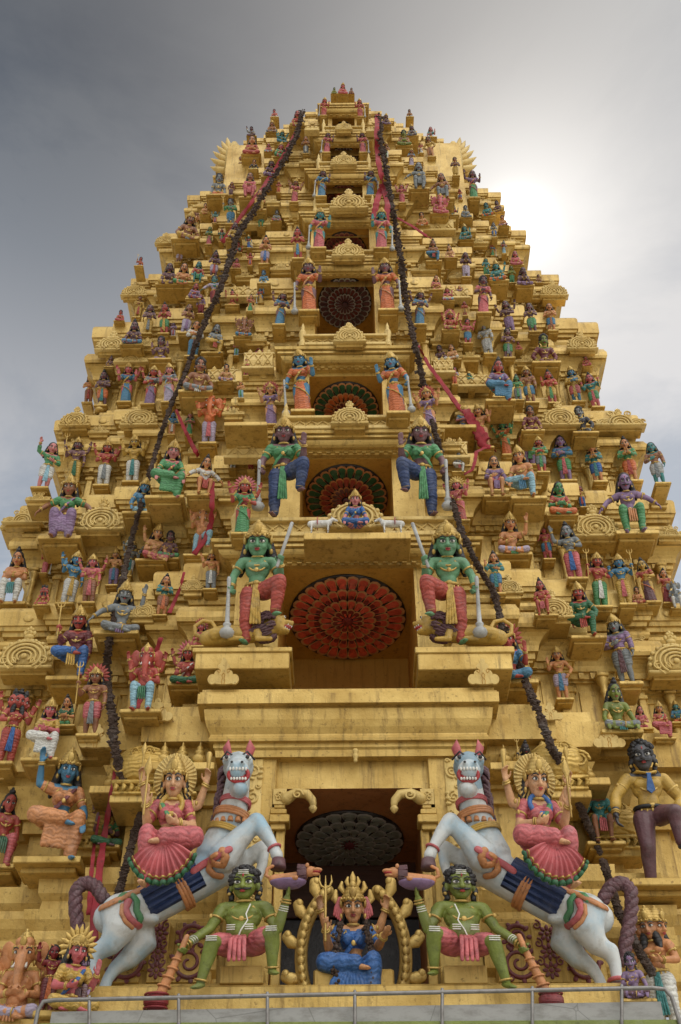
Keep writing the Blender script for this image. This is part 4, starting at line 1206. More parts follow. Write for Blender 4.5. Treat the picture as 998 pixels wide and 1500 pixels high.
# ------------------------------------------------------------------ entrance storey: pillars, panels, pots, seats
def px_box(mb, u0, v0, u1, v1, Y, d, b=.012):
    """box whose front face on the plane Y spans the photo rectangle (v0 bottom, v1 top)"""
    A = at(u0, v0, Y); B = at(u1, v1, Y); x0 = at(u0, (v0 + v1) / 2, Y).x; x1 = at(u1, (v0 + v1) / 2, Y).x
    mb.bbox(((x0 + x1) / 2, Y + d / 2, (A.z + B.z) / 2), (abs(x1 - x0), d, abs(B.z - A.z)), b)
def MU(u, s): return u if s < 0 else 1036 - u         # the two halves of the entrance mirror each other
ST0 = storeys[0]
def relief_scroll(mb, x0, z0, x1, z1, y, r, n):
    """a running vine of alternating spirals"""
    w = x1 - x0; h = (z1 - z0) / n
    for k in range(n):
        c = ((x0 + x1) / 2, z0 + h * (k + .5)); s = 1 if k % 2 else -1
        scroll(mb, c, min(w, h) * .46, 1.6, r, y, s, PI / 2 * s); scroll(mb, (c[0] + s * w * .28, c[1] + h * .42), min(w, h) * .16, 1.1, r * .8, y, -s, 0, 14)
        for q in range(3): mb.ell((c[0] - s * w * .38, y, c[1] + h * (.2 * q - .25)), (r * 2.2, r, r * 1.3), None, 8, 6)
for s in (-1, 1):
    m = MB(); px_box(m, MU(337, s), 1470, MU(399, s), 1102, .40, .12); m_ = m
    o = m.build('pillar', [GOLD], ST0, False)
    A = at(MU(342, s), 1400, .38); B = at(MU(386, s), 1112, .38); x0, x1 = sorted((A.x, B.x))
    m = MB(); m.bbox(((x0 + x1) / 2, .39, (A.z + B.z) / 2), (x1 - x0, .04, B.z - A.z)); relief_scroll(m, x0, A.z, x1, B.z, .365, .022, 7); m.build('scroll_panel', [CREAM], o, True)
    m = MB(); px_box(m, MU(399, s), 1475, MU(413, s), 1215, .42, .12)
    for (a, b, v0, v1, y, d) in ((396, 418, 1215, 1205, .36, .2), (394, 424, 1204, 1192, .31, .25), (396, 420, 1192, 1184, .36, .2), (398, 418, 1184, 1155, .40, .12)): px_box(m, MU(a, s), v0, MU(b, s), v1, y, d)
    m.build('door_pilaster', [GOLD], ST0, False)
    m = MB(); sg = -s; P = at(MU(420, s), 1170, .40); k = mpp(P)
    m.tube([P, P + V((sg * 14 * k, -.02, 8 * k)), P + V((sg * 30 * k, -.02, 6 * k)), P + V((sg * 38 * k, -.02, -4 * k)), P + V((sg * 39 * k, -.02, -10 * k))], [.09, .07, .07, .06, .05], 10)
    scroll(m, (P.x + sg * 16 * k, P.z + 2 * k), 8 * k, 1.3, .018, P.y - .09, sg); m.lathe([(.02, .1), (.05, .06), (.03, .02), (.06, -.02), (.045, -.06), (.005, -.10)], P + V((sg * 39 * k, -.02, -14 * k)), 12)
    m.build('bracket', [CREAM], ST0, True)
    # flower square over the capital
    m = MB(); px_box(m, MU(400, s), 1178, MU(420, s), 1155, .385, .02); C = at(MU(410, s), 1166, .375); k = mpp(C)
    for q in range(5): m.torus(C + V((4.2 * k * math.sin(q * PI * .4), 0, 4.2 * k * math.cos(q * PI * .4))), 2.8 * k, .008, (0, 1, 0), 12, 5)
    m.build('flower_square', [CREAM], ST0, False)
    m = MB(); px_box(m, MU(156, s), 1445, MU(312, s), 1345, .36, .4); m.build('panel_back', [GOLD], ST0, False)
    # side panels of dark red scrolls on gold
    for (a, b, kk) in ((158, 213, 0), (213, 250, 1), (250, 305, 0)):
        ua, ub = sorted((MU(a, s), MU(b, s))); yy = .30 - .02 * kk
        A = at(ua, 1440, yy); B = at(ub, 1350, yy); x0, x1 = A.x, B.x
        m = MB(); m.bbox(((x0 + x1) / 2, yy + .25, (A.z + B.z) / 2), (x1 - x0, .5, B.z - A.z)); f = MB(); w = x1 - x0; h = B.z - A.z; cx = (x0 + x1) / 2
        o = m.build('scroll_panel', [GOLD], ST0, False); y = yy - .008
        if kk == 0:
            for q, (cz, r) in enumerate(((.32, .27), (.74, .2))):
                scroll(f, (cx, A.z + h * cz), h * r, 1.7, .030, y, 1 if q else -1, PI * .3 * q, 34)
                for t in range(9):
                    an = t * .7; f.ell((cx + h * (r + .02) * math.cos(an), y, A.z + h * cz + h * (r + .02) * math.sin(an)), (.045, .012, .03), Matrix.Rotation(-an, 3, 'Y'), 8, 6)
        else:
            for cz in (.2, .5, .8):
                C = (cx, y, A.z + h * cz)
                for t in range(8): f.ell((cx + .075 * math.cos(t * PI / 4), y, C[2] + .075 * math.sin(t * PI / 4)), (.04, .012, .025), Matrix.Rotation(-t * PI / 4, 3, 'Y'), 8, 6)
                f.ell(C, (.03, .014, .03), None, 8, 6)
                for q in (-1, 1): scroll(f, (cx + q * w * .3, C[2] + h * .14), .06, 1.2, .014, y, q, PI / 2, 16)
        f.build('painted_scrolls', [pm('maroon')], o, True)
    # seats under the squatting attendants, stepped footing
    m = MB(); px_box(m, MU(290, s), 1462, MU(392, s), 1440, -.50, .95); px_box(m, MU(322, s), 1441, MU(386, s), 1414, -.58, 1.0); px_box(m, MU(180, s), 1452, MU(330, s), 1440, .1, .4); px_box(m, MU(185, s), 1472, MU(395, s), 1461, -.16, .6)
    solid(m); m.build('seat_block', [GOLD], ST0, False)
    # pedestals of the green guardians and small plaques' ledge
    m = MB(); px_box(m, MU(286, s), 980, MU(424, s), 950, .06, .9); px_box(m, MU(282, s), 955, MU(428, s), 947, .03, .95); solid(m); m.build('pedestal', [GOLD], storeys[1], False)
    P = at(MU(327, s), 1003, -.0); sc = 47 * mpp(P); o = link('plaque', GAB['t'], storeys[1]); o.location = P; o.scale = (sc, sc, sc * 1.15); o.rotation_euler = (R(8), 0, 0)
# a drain spout under the big cornice
m = MB(); P = at(521, 1108, .25); k = mpp(P)
m.lathe([(3 * k, 12 * k), (4.5 * k, 10 * k), (4.5 * k, 7 * k), (3 * k, 5 * k), (4 * k, 2 * k), (4 * k, -2 * k), (2.5 * k, -4 * k), (3.2 * k, -7 * k), (2 * k, -10 * k)], P, 14); m.build('pendant', [CREAM], ST0, True)
# door leaf of shadow: wood wall at the back of the entrance
# pots on the side ledges and low barrel roofs
POT = MB(); POT.lathe([(.32, 0), (.36, .05), (.22, .10), (.30, .16), (.44, .26), (.46, .36), (.34, .46), (.20, .52), (.30, .57), (.30, .62), (.16, .66), (.20, .74), (.16, .82), (.06, .88), (.07, .94), (.01, 1.05)], n=18)
POT = POT.mesh('pot_finial', [GOLD])
for u, vb, vt in ((238, 1126, 1086), (265, 1128, 1086), (291, 1126, 1086), (741, 1126, 1090), (762, 1124, 1092), (798, 1118, 1080), (865, 1148, 1116), (160, 1160, 1125)):
    Y, yb = spot(u, vb, vt, 20, .12); P, sc = size_for(u, vb, vt, Y, 1.05)
    o = link('pot_finial', POT, ST0); o.location = P; o.scale = (sc * .62, sc * .62, sc)
    b = MB(); d = min(.6, max(.2, yb - Y + .1)); b.bbox((P.x, Y + d / 2 - .1, P.z - .06), (.5, d + .2, .12)); b.build('bracket', [GOLD], ST0, False)
def barrel_roof():
    mb = MB(); n = 26
    for i in range(1): mb.ell((0, 0, .36), (.50, .34, .36), None, 28, 14)
    for rr_ in (.44, .34, .24, .14): mb.torus((-.30 if 0 else .0, -.13 - .18 * (1 - rr_ * 2), .36), rr_ * .74, .022, (0, 1, 0), 26, 6, 1.25, 1)
    for s in (-1, 1):
        scroll(mb, (s * .33, .34), .15, 2, .026, -.235, s, 0); scroll(mb, (s * .1, .52), .09, 1.5, .02, -.30, s, 0)
    mb.bbox((0, -.02, .02), (.84, .5, .07), .02); mb.bbox((0, -.02, -.16), (.78, .46, .05), .02)
    for k in range(7):
        x = -.36 + .12 * k; mb.tube([(x, -.22, -.12), (x + .03, -.265, -.06), (x, -.24, -.0)], [.03, .04, .015], 8)
    mb.box((0, 0, -.07), (.74, .42, .16))
    return mb
BR = barrel_roof().mesh('barrel_roof', [GOLDC])
for u, vb, w in ((128, 1250, 84), (905, 1250, 88), (205, 1172, 95), (822, 1165, 95), (62, 940, 0)):
    if not w: continue
    Y, yb = spot(u, vb, vb - w * .8, w, .1); P = at(u, vb, Y); sc = w * mpp(P)
    o = link('barrel_roof', BR, ST0); o.location = P + V((0, 0, .16 * sc)); o.scale = (sc, sc, sc); o.rotation_euler = (0, 0, 0)
    b = MB(); d = min(.9, max(.25, yb - Y + .15)); b.bbox((P.x, Y + d / 2 - sc * .1, P.z - .07), (sc * .86, d + sc * .2, .12)); b.build('bracket', [GOLD], ST0, False)
# curved horn-like leaves at both ends of the top roof
def roof_horn():
    mb = MB()
    mb.rings([[(x, y, z) for x, y in ((-.16, -.1), (.16, -.1), (.16, .1), (-.16, .1))] for z in (0, .3, .6)] + [[(x * .7, y, .85) for x, y in ((-.16, -.1), (.16, -.1), (.16, .1), (-.16, .1))], [(x * .2, y, 1.0) for x, y in ((-.16, -.1), (.16, -.1), (.16, .1), (-.16, .1))]])
    for k, (z, L, a) in enumerate(((.05, .40, 10), (.25, .46, 25), (.42, .48, 38), (.58, .48, 50), (.72, .46, 62), (.86, .42, 76))):
        d = V((-math.cos(R(a)), 0, math.sin(R(a)))); p = V((-.10, 0, z)); mb.tube([p, p + d * L * .4, p + d * L * .75 + V((0, 0, .03)), p + d * L + V((.0, 0, .09))], [.07, .075, .05, .006], 8, .8, (0, 1, 0))
    mb.tube([(.18, 0, .5), (.30, 0, .75), (.33, 0, 1.0), (.30, 0, 1.15)], [.09, .08, .05, .006], 8)
    for q in range(5): mb.torus((0, -.10, .14 + .16 * q), .06, .014, (0, 1, 0), 14, 5)
    return mb
for u, vb, vt, s in ((340, 252, 198, -1), (668, 250, 198, 1)):
    Y, yb = spot(u, vb, vb - 10, 20, .1); P, sc = size_for(u, vb, vt, Y, 1.25)
    mb = roof_horn(); 
    if s > 0: mb.v = [(-x, y, z) for x, y, z in mb.v]; mb.f = [tuple(reversed(f)) for f in mb.f]
    o = mb.build('roof_horn', [CREAM], tower, True); o.location = P; o.scale = (sc * .8, sc, sc * .86)

# ------------------------------------------------------------------ large statues
def hero(name, label, u, vf, vt, Y, T, skin, cloth, up, acc, cat='statue', lean=None, mir=False, group=None, plin=None, halo='red', rz=0, upfold=1):
    unit = T['_']['zmax'] - T['_']['zmin']; ln = lean_for(at(u, vf, Y)) if lean is None else lean
    P, s = size_for(u, vf, vt, Y, unit, ln)
    root = make_figure(name, T, skin, cloth, up, acc, halo, P, s, R(rz), ln, mir, upfold=upfold)
    tag(root, label, cat, group or 'painted statues standing on the temple tower')
    if plin: plinth(root, P, Y, plin, s, s * .5, P, s, ln, R(rz), mir)
    return root, P, s, T['_']
def part(root, mb, name, mats, info, smooth=True):
    """extra part modelled in the figure's own units (pelvis at the origin)"""
    o = mb.build(name, mats, root, smooth); o.location = (0, 0, -info['zmin']); return o
GRP = 'painted statues standing on the temple tower'
# guardians of the lower niches
Tg = template('gu', 'mr', False, 'h', 'long', 'c', '', 'dhoti', .0065, 0, 1.38)
for s, lab in ((-1, 'large green guardian with red leggings and mace, left of the red lotus'), (1, 'large green guardian with red leggings and mace, right of the red lotus')):
    r, P, sc, inf = hero('guardian_statue', lab, MU(374, s), 945, 764, .14, Tg, 'jade', 'red', None, 'yellow', mir=s > 0, lean=15)
Tg2 = template('gu', 'mb', True, 'h', 'long', 'c', 'blouse', 'dhoti', .0075, 0, 1.16)
for s, lab in ((-1, 'dark brown guardian in banded blue leggings, green top and crown, left of second lotus'), (1, 'dark brown guardian in banded blue leggings, green top and crown, right of second lotus')):
    hero('guardian_statue', lab, MU(414, s) - (1 if s > 0 else 0), 758, 611, .54, Tg2, 'purple', 'navy', 'green', 'green', mir=s > 0)
# lions under the green guardians
def lion_mb(full=True):
    mb = MB()
    mb.tube([(-.95, 0, .22), (-.6, 0, .30), (-.1, 0, .32), (.35, 0, .42)], [.20, .25, .24, .24], 14)
    for y in (-.17, .17):
        mb.tube([(-.75, y, .22), (-.5, y * 1.3, .24), (-.35, y * 1.3, .07)], [.17, .13, .07], 10); mb.tube([(-.38, y * 1.3, .06), (-.12, y * 1.35, .055)], [.07, .06], 8)
        mb.tube([(.25, y, .30), (.28, y * 1.2, .08)], [.13, .075], 10); mb.tube([(.26, y * 1.2, .06), (.56, y * 1.25, .05)], [.075, .06], 8)
    mb.tube([(.35, 0, .45), (.55, 0, .55)], [.24, .22], 12)
    mb.ell((.66, 0, .60), (.26, .26, .25)); mb.ell((.92, 0, .62), (.16, .15, .085)); mb.ell((.87, 0, .41), (.13, .13, .055)); mb.ell((1.05, 0, .66), (.05, .07, .045)); mb.ell((.74, 0, .47), (.16, .2, .12))
    for y in (-.2, .2): mb.ell((.56, y, .84), (.06, .035, .075)); mb.ell((.83, y * .62, .74), (.06, .05, .05))
    return mb
LION = remesh(lion_mb(), .022, 2); LION.materials.append(None)
mn = MB(); rr = random.Random(4)
for k in range(170):
    a = rr.uniform(0, 2 * PI); x = rr.uniform(.16, .68); q = .30 - .16 * abs(x - .5); c = V((x, q * math.cos(a), .56 + q * math.sin(a)))
    mn.tube([c, c + V((-.07, .07 * math.cos(a), .07 * math.sin(a) - .02)), c + V((-.20, .08 * math.cos(a), .06 * math.sin(a) - .08))], [.042, .038, .008], 6)
MANE = mn.mesh('mane', [None])
lf = MB()
lf.mi = 2; lf.ell((.90, 0, .515), (.14, .11, .05))
lf.mi = 0
for k in range(5): lf.ell((1.04 - .04 * abs(k - 2), (k - 2) * .045, .555), (.016, .016, .034), None, 8, 6); lf.ell((.98 - .04 * abs(k - 2), (k - 2) * .045, .465), (.016, .016, .030), None, 8, 6)
for y in (-.085, .085): lf.mi = 0; lf.ell((.875, y * 1.45, .745), (.035, .035, .034), None, 10, 7); lf.mi = 1; lf.ell((.90, y * 1.75, .745), (.018, .016, .02), None, 8, 6)
LF = lf.mesh('painted_face', [WHITE, BLACK, LIPS])
tl = MB(); tl.tube([(-1.1, 0, .25), (-1.25, 0, .35), (-1.28, 0, .58), (-1.1, 0, .74), (-.88, 0, .70), (-.78, 0, .54), (-.86, 0, .38)], [.05] * 6 + [.07], 9); TAIL = tl.mesh('tail', [None])
def lion(label, P, sc, face, skin, mane, rz=0, group=None):
    r = empty('lion_statue', P, rz); r.scale = (sc * face, sc, sc); tag(r, label, 'lion statue', group)
    b = link('body', LION, r); setmat(b, pm(skin)); link('painted_face', LF, b); m = link('mane', MANE, r); setmat(m, pm(mane, 1)); t = link('tail', TAIL, r); setmat(t, pm(skin)); return r
for s, lab in ((-1, 'yellow lion with brown mane lying under the left green guardian'), (1, 'yellow lion with brown mane lying under the right green guardian')):
    P = at(MU(362, s), 946, .16); lion(lab, P, 62 * mpp(P), -s, 'yellow', 'plum', 0, 'lions under the green guardians')
for u, v, f, lab in ((362, 640, 1, 'small tan lion left of the third lotus niche beside the violet goddess'), (667, 642, -1, 'small tan lion right of the third lotus niche beside the violet goddess')):
    Y, yb = spot(u, v, v - 25, 40, .1); P = at(u, v, Y); r = lion(lab, P, 26 * mpp(P), f, 'tan', 'brown', 0, 'lions beside the violet goddesses')
    m = MB(); d = min(.8, max(.2, yb - Y + .2)); m.bbox((P.x, P.y + d / 2 - .25, P.z - .05), (.8, d + .3, .1)); m.build('bracket', [GOLD], tower, False)
u, v = 292, 322
Y, yb = spot(u, v, v - 18, 30, .05); P = at(u, v, Y); lion('small tan lion lying on the upper left cornice edge', P, 15 * mpp(P), -1, 'tan', 'brown')
# white cows beside the small goddess and the gilt arch behind her
def cow_mb():
    mb = MB(); mb.tube([(-.5, 0, .55), (0, 0, .56), (.45, 0, .60)], [.20, .22, .20], 12); mb.tube([(.45, 0, .68), (.68, 0, .86)], [.14, .11], 10); mb.tube([(.66, 0, .90), (.92, 0, .78)], [.11, .065], 10)
    for x in (-.48, .42):
        for y in (-.11, .11): mb.tube([(x, y, .5), (x + .02, y, .28), (x, y, .04)], [.10, .055, .05], 8)
    for y in (-.1, .1): mb.ell((.62, y * 1.6, .94), (.03, .06, .03))
    return mb
COW = remesh(cow_mb(), .025, 2); COW.materials.append(None)
sd = MB(); sd.tube([(-.15, -.24, .50), (-.15, -.2, .72), (-.15, 0, .80), (-.15, .2, .72), (-.15, .24, .5)], .16, 8, .2, (1, 0, 0)); SAD = sd.mesh('saddle_cloth', [pm('rose', 1)])
for u, f, lab in ((469, -1, 'white cow with pink saddle cloth left of the blue-skirted goddess'), (575, 1, 'white cow with pink saddle cloth right of the blue-skirted goddess')):
    P = at(u, 779, .20); k = 27 * mpp(P); r = empty('cow_statue', P); r.scale = (k * -f, k, k); tag(r, lab, 'cow statue', 'cows beside the small goddess'); b = link('body', COW, r); setmat(b, pm('horse')); link('saddle_cloth', SAD, r)
m = MB(); px_box(m, 445, 790, 602, 779, .05, .6); solid(m); m.build('ledge', [GOLD], storeys[2], False)
P = at(521, 776, .42); k = mpp(P); o = link('gable_ornament', GAB['g'], storeys[2]); o.location = P; o.scale = (80 * k,) * 3

Tl = template('lo', 'kk', True, 'h', 'long', 'c', 'blouse', 'sari', .0085, 0, 1.2)
hero('seated_statue', 'small pink-faced goddess in blue sari between the two white cows', 521, 777, 717, .16, Tl, 'pink', 'royal', 'royal', 'blue', lean=16)
# squatting green attendants
Td = template('de', 'CT', False, 'h', 'curl', '', '', 'short', .006, 1.2, 1.22, True, 0, 6)
YD = -.62
for s, lab in ((-1, 'squatting olive-green attendant holding up a tray under the left horse'), (1, 'squatting olive-green attendant holding up a tray under the right horse')):
    r, P, sc, inf = hero('attendant_statue', lab, MU(352, s), 1462, 1266, YD, Td, 'olive', 'rose', None, 'rose', mir=s > 0, lean=5, rz=4 * s); r.scale.x *= 1.2
    w = {c: (wr, hd) for _, c, _, _, wr, hd in inf['wr']}
    a = w['C'][0] + w['C'][1] * .05; c = MB(); e = a + V((-.10, -.02, -.30))
    c.tube([a + V((.03, 0, .10)), a, e], [.016, .020, .032], 10)
    for k in range(4): c.torus(a.lerp(e, .2 + .2 * k), .026 + .004 * k, .008, e - a, 12, 5)
    part(r, c, 'club_handle', [pm('orange')], inf)
    c = MB(); c.ell(e + V((-.02, 0, -.04)), (.075, .075, .06)); [c.torus(e + V((-.02, 0, -.04 + .03 * (k - 1.5))), .066, .008, (0, 0, 1), 16, 5) for k in range(4)]
    part(r, c, 'club_head', [pm('dkred')], inf)
    t = w['T'][0] + w['T'][1] * .075 + V((-.01, 0, .02))
    def small(c_): c_.v = [tuple(t + (V(p) - t) * .84) for p in c_.v]; return c_
    c = MB(); c.lathe([(.02, -.03), (.09, -.02), (.13, .012), (.135, .03), (.11, .035), (.02, .03)], t, 22, None, 1, .8); part(r, small(c), 'tray', [pm('violet')], inf)
    c = MB(); c.tube([t + V((-.10, 0, .05)), t + V((0, .02, .06)), t + V((.10, 0, .07))], [.045, .05, .045], 10); c.ell(t + V((.165, -.03, .10)), (.052, .046, .045)); c.ell(t + V((.215, -.05, .105)), (.04, .032, .02)); c.ell(t + V((.205, -.05, .068)), (.032, .026, .015))
    for y in (-1, 1): c.ell(t + V((.145, -.03 + y * .04, .145)), (.014, .01, .02)); c.tube([t + V((-.02, y * .05, .04)), t + V((.06, y * .07 - .02, .03))], .022, 8)
    c.tube([t + V((-.12, 0, .06)), t + V((-.165, 0, .09)), t + V((-.155, 0, .15)), t + V((-.12, 0, .17))], [.016, .015, .014, .016], 8)
    bo = part(r, small(c), 'lying_beast', [pm('orange')], inf)
    c = MB(); rq = random.Random(2)
    for k in range(40): a_ = rq.uniform(0, 2 * PI); c.tube([t + V((.125, -.02 + .05 * math.cos(a_), .10 + .05 * math.sin(a_))), t + V((.075, -.02 + .068 * math.cos(a_), .10 + .066 * math.sin(a_)))], [.016, .005], 5)
    part(r, small(c), 'mane', [pm('plum')], inf)
    c = MB(); c.ell(t + V((.213, -.057, .086)), (.034, .026, .010), None, 8, 6); part(r, small(c), 'mouth', [LIPS], inf)
    c = MB()                                             # white ash stripes and thread
    for (x, z, y, w_) in ((-.055, .075, -.148, .045), (.055, .075, -.148, .045)):
        for k in range(3): c.tube([(x - w_ / 2, y, z + .016 * k), (x + w_ / 2, y, z + .016 * k)], .0045, 5)
    H = inf['H']
    for k in range(3): c.tube([H + V((-.03, -.082, .055 + .013 * k)), H + V((.03, -.082, .055 + .013 * k))], .004, 5)
    c.tube([(.05, -.085, .27), (.03, -.118, .19), (.045, -.14, .14), (.01, -.155, .07), (-.005, -.15, .03)], .0045, 6)
    for s2, (h, kn, an, toe) in legs('de')[1].items():
        for k in range(3): c.tube([V(kn) + V((-.03, -.046, .0 + .014 * k)), V(kn) + V((.03, -.046, .0 + .014 * k))], .0045, 5)
    for sd_, cc, sh, el, wr_, hd in inf['wr']:
        for k in range(3): c.torus(el.lerp(wr_, .60 + .07 * k), .0285 - .001 * k, .0035, wr_ - el, 12, 5)
    part(r, c, 'ash_stripes', [WHITE], inf)

# central goddess on her throne with the gilt arch
Tc = template('ro', 'go4', True, 'h', 'long', 'c', 'blouse', 'sari', .0065, 0, 1.2)
r, P, sc, inf = hero('enthroned_goddess', 'seated goddess in blue sari under a spiked gilt arch in the entrance', 519, 1492, 1292, .10, Tc, 'tan', 'royal', 'royal', 'royal', lean=4)
c = MB(); H = inf['H']
for s in (-1, 1):
    for k in range(4): c.tube([H + V((s * (.075 + .012 * k), .02, .07)), H + V((s * (.095 + .014 * k), .015, .0)), H + V((s * (.105 + .016 * k), .01, -.085 + .012 * k))], [.012, .018, .010], 8)
part(r, c, 'head_scarf', [pm('rose')], inf)
c = MB()
for s in (-1, 1): c.tube([H + V((s * .115, .05, .03)), H + V((s * .15, .05, .08)), H + V((s * .14, .05, .13))], [.018, .034, .016], 8, .5, (0, 1, 0)); c.tube([H + V((s * .075, .04, .12)), H + V((s * .10, .04, .155)), H + V((s * .09, .04, .19))], [.016, .026, .012], 8, .5, (0, 1, 0)); c.tube([H + V((s * .035, .0, .15)), H + V((s * .05, .0, .185)), H + V((s * .04, .0, .215))], [.014, .02, .008], 8, .5, (0, 1, 0))
c.ell(H + V((0, -.06, .14)), (.028, .02, .034)); c.tube([H + V((0, -.01, .17)), H + V((0, -.01, .215)), H + V((0, -.01, .25))], [.022, .026, .006], 9, .6)
part(r, c, 'crown_plates', [JEWEL], inf)
c = MB()
for j in range(9): t = (j - 4) / 4; c.tube([(-.02 + t * .05, -.20, -.02), (-.05 + t * .11, -.225, -.12), (-.06 + t * .15, -.20, -.26)], [.014, .022, .026], 7)
part(r, c, 'pleats', [pm('royal', 2)], inf)
c = MB(); rq = random.Random(8)
for k in range(420):
    t = rq.random(); s = rq.choice((-1, 1)); p = V((s * (.10 + .045 * math.sin(t * PI)), -.10 - .12 * min(1, t * 1.8), .30 - .62 * t)) if t < .8 else V((s * .10 * (1 - (t - .8) * 5), -.225, -.20 - .04 * (t - .8) * 5))
    p += V((rq.gauss(0, .012), rq.gauss(0, .010), rq.gauss(0, .01))); c.ell(p, rq.uniform(.008, .016), None, 6, 4)
DRY = paint('dried_flowers', (.055, .030, .018), 0, .85)
part(r, c, 'flower_garland', [DRY], inf)
c = MB(); cx = V((0, .12, .14)); rx, rz_ = .42, .52
arc = [(-55 + 290 * i / 40) for i in range(41)]
arc = [a for a in arc if not 62 < a < 118]
for half in (lambda a: a <= 90, lambda a: a > 90):
    pts = [cx + V((rx * math.cos(R(a)), 0, rz_ * math.sin(R(a)))) for a in arc if half(a)]
    c.tube(pts, .052, 10, .7, (0, 1, 0)); c.tube([p + V((0, -.045, 0)) for p in pts], .02, 6)
for a in (-40, -16, 8, 30, 50, 130, 150, 172, 196, 220):
    d = V((math.cos(R(a)), 0, math.sin(R(a)))); p = cx + V((rx * d.x, 0, rz_ * d.z)); n_ = V((-d.z, 0, d.x)) * (1 if d.x > 0 else -1)
    c.tube([p + d * .03, p + d * .09 + n_ * .015, p + d * .13 + n_ * .04], [.03, .05, .04], 9, .5, (0, 1, 0)); c.ell(p + d * .125 + n_ * .06, (.034, .025, .034), None, 10, 7)
for k in range(44):
    a = -50 + 280 * k / 43
    if 62 < a < 118: continue
    c.ell(cx + V((rx * math.cos(R(a)), -.05, rz_ * math.sin(R(a)))), (.034, .02, .034), None, 8, 6)
for s in (-1, 1): c.lathe([(.11, -.42), (.12, -.36), (.075, -.33), (.11, -.27), (.12, -.22), (.07, -.18)], (s * .31, .12, 0), 14)
part(r, c, 'gilt_arch', [JEWEL], inf)
m = MB(); m.bbox((0, .02, -.10), (.62, .36, .16)); m.bbox((0, .04, -.28), (.74, .42, .20)); part(r, m, 'throne', [GOLD], inf, False)
# dark timber boards across the upper back of the entrance
m = MB(); px_box(m, 400, 1345, 640, 1262, 2.9, .05); 
wood, nt, b = newmat('dark_wood'); g_ = nt.nodes.new('ShaderNodeNewGeometry').outputs['Position']; n_ = noise(nt, mapping(nt, g_, (1, 1, 12)), 2.2, 6, .7, .6)
nt.links.new(ramp(nt, n_, [(.35, (.10, .035, .016)), (.62, (.055, .02, .01)), (.75, (.22, .11, .06))]).outputs[0], b.inputs['Base Color']); b.inputs['Roughness'].default_value = .5; bump(nt, b, n_, .5)
m.build('timber_panel', [wood], ST0, False)
m = MB(); px_box(m, 396, 1500, 644, 1346, 2.75, .1); m.build('doorway_shade', [BLACK], ST0, False)  # black sheet painted as the shade inside the open doorway
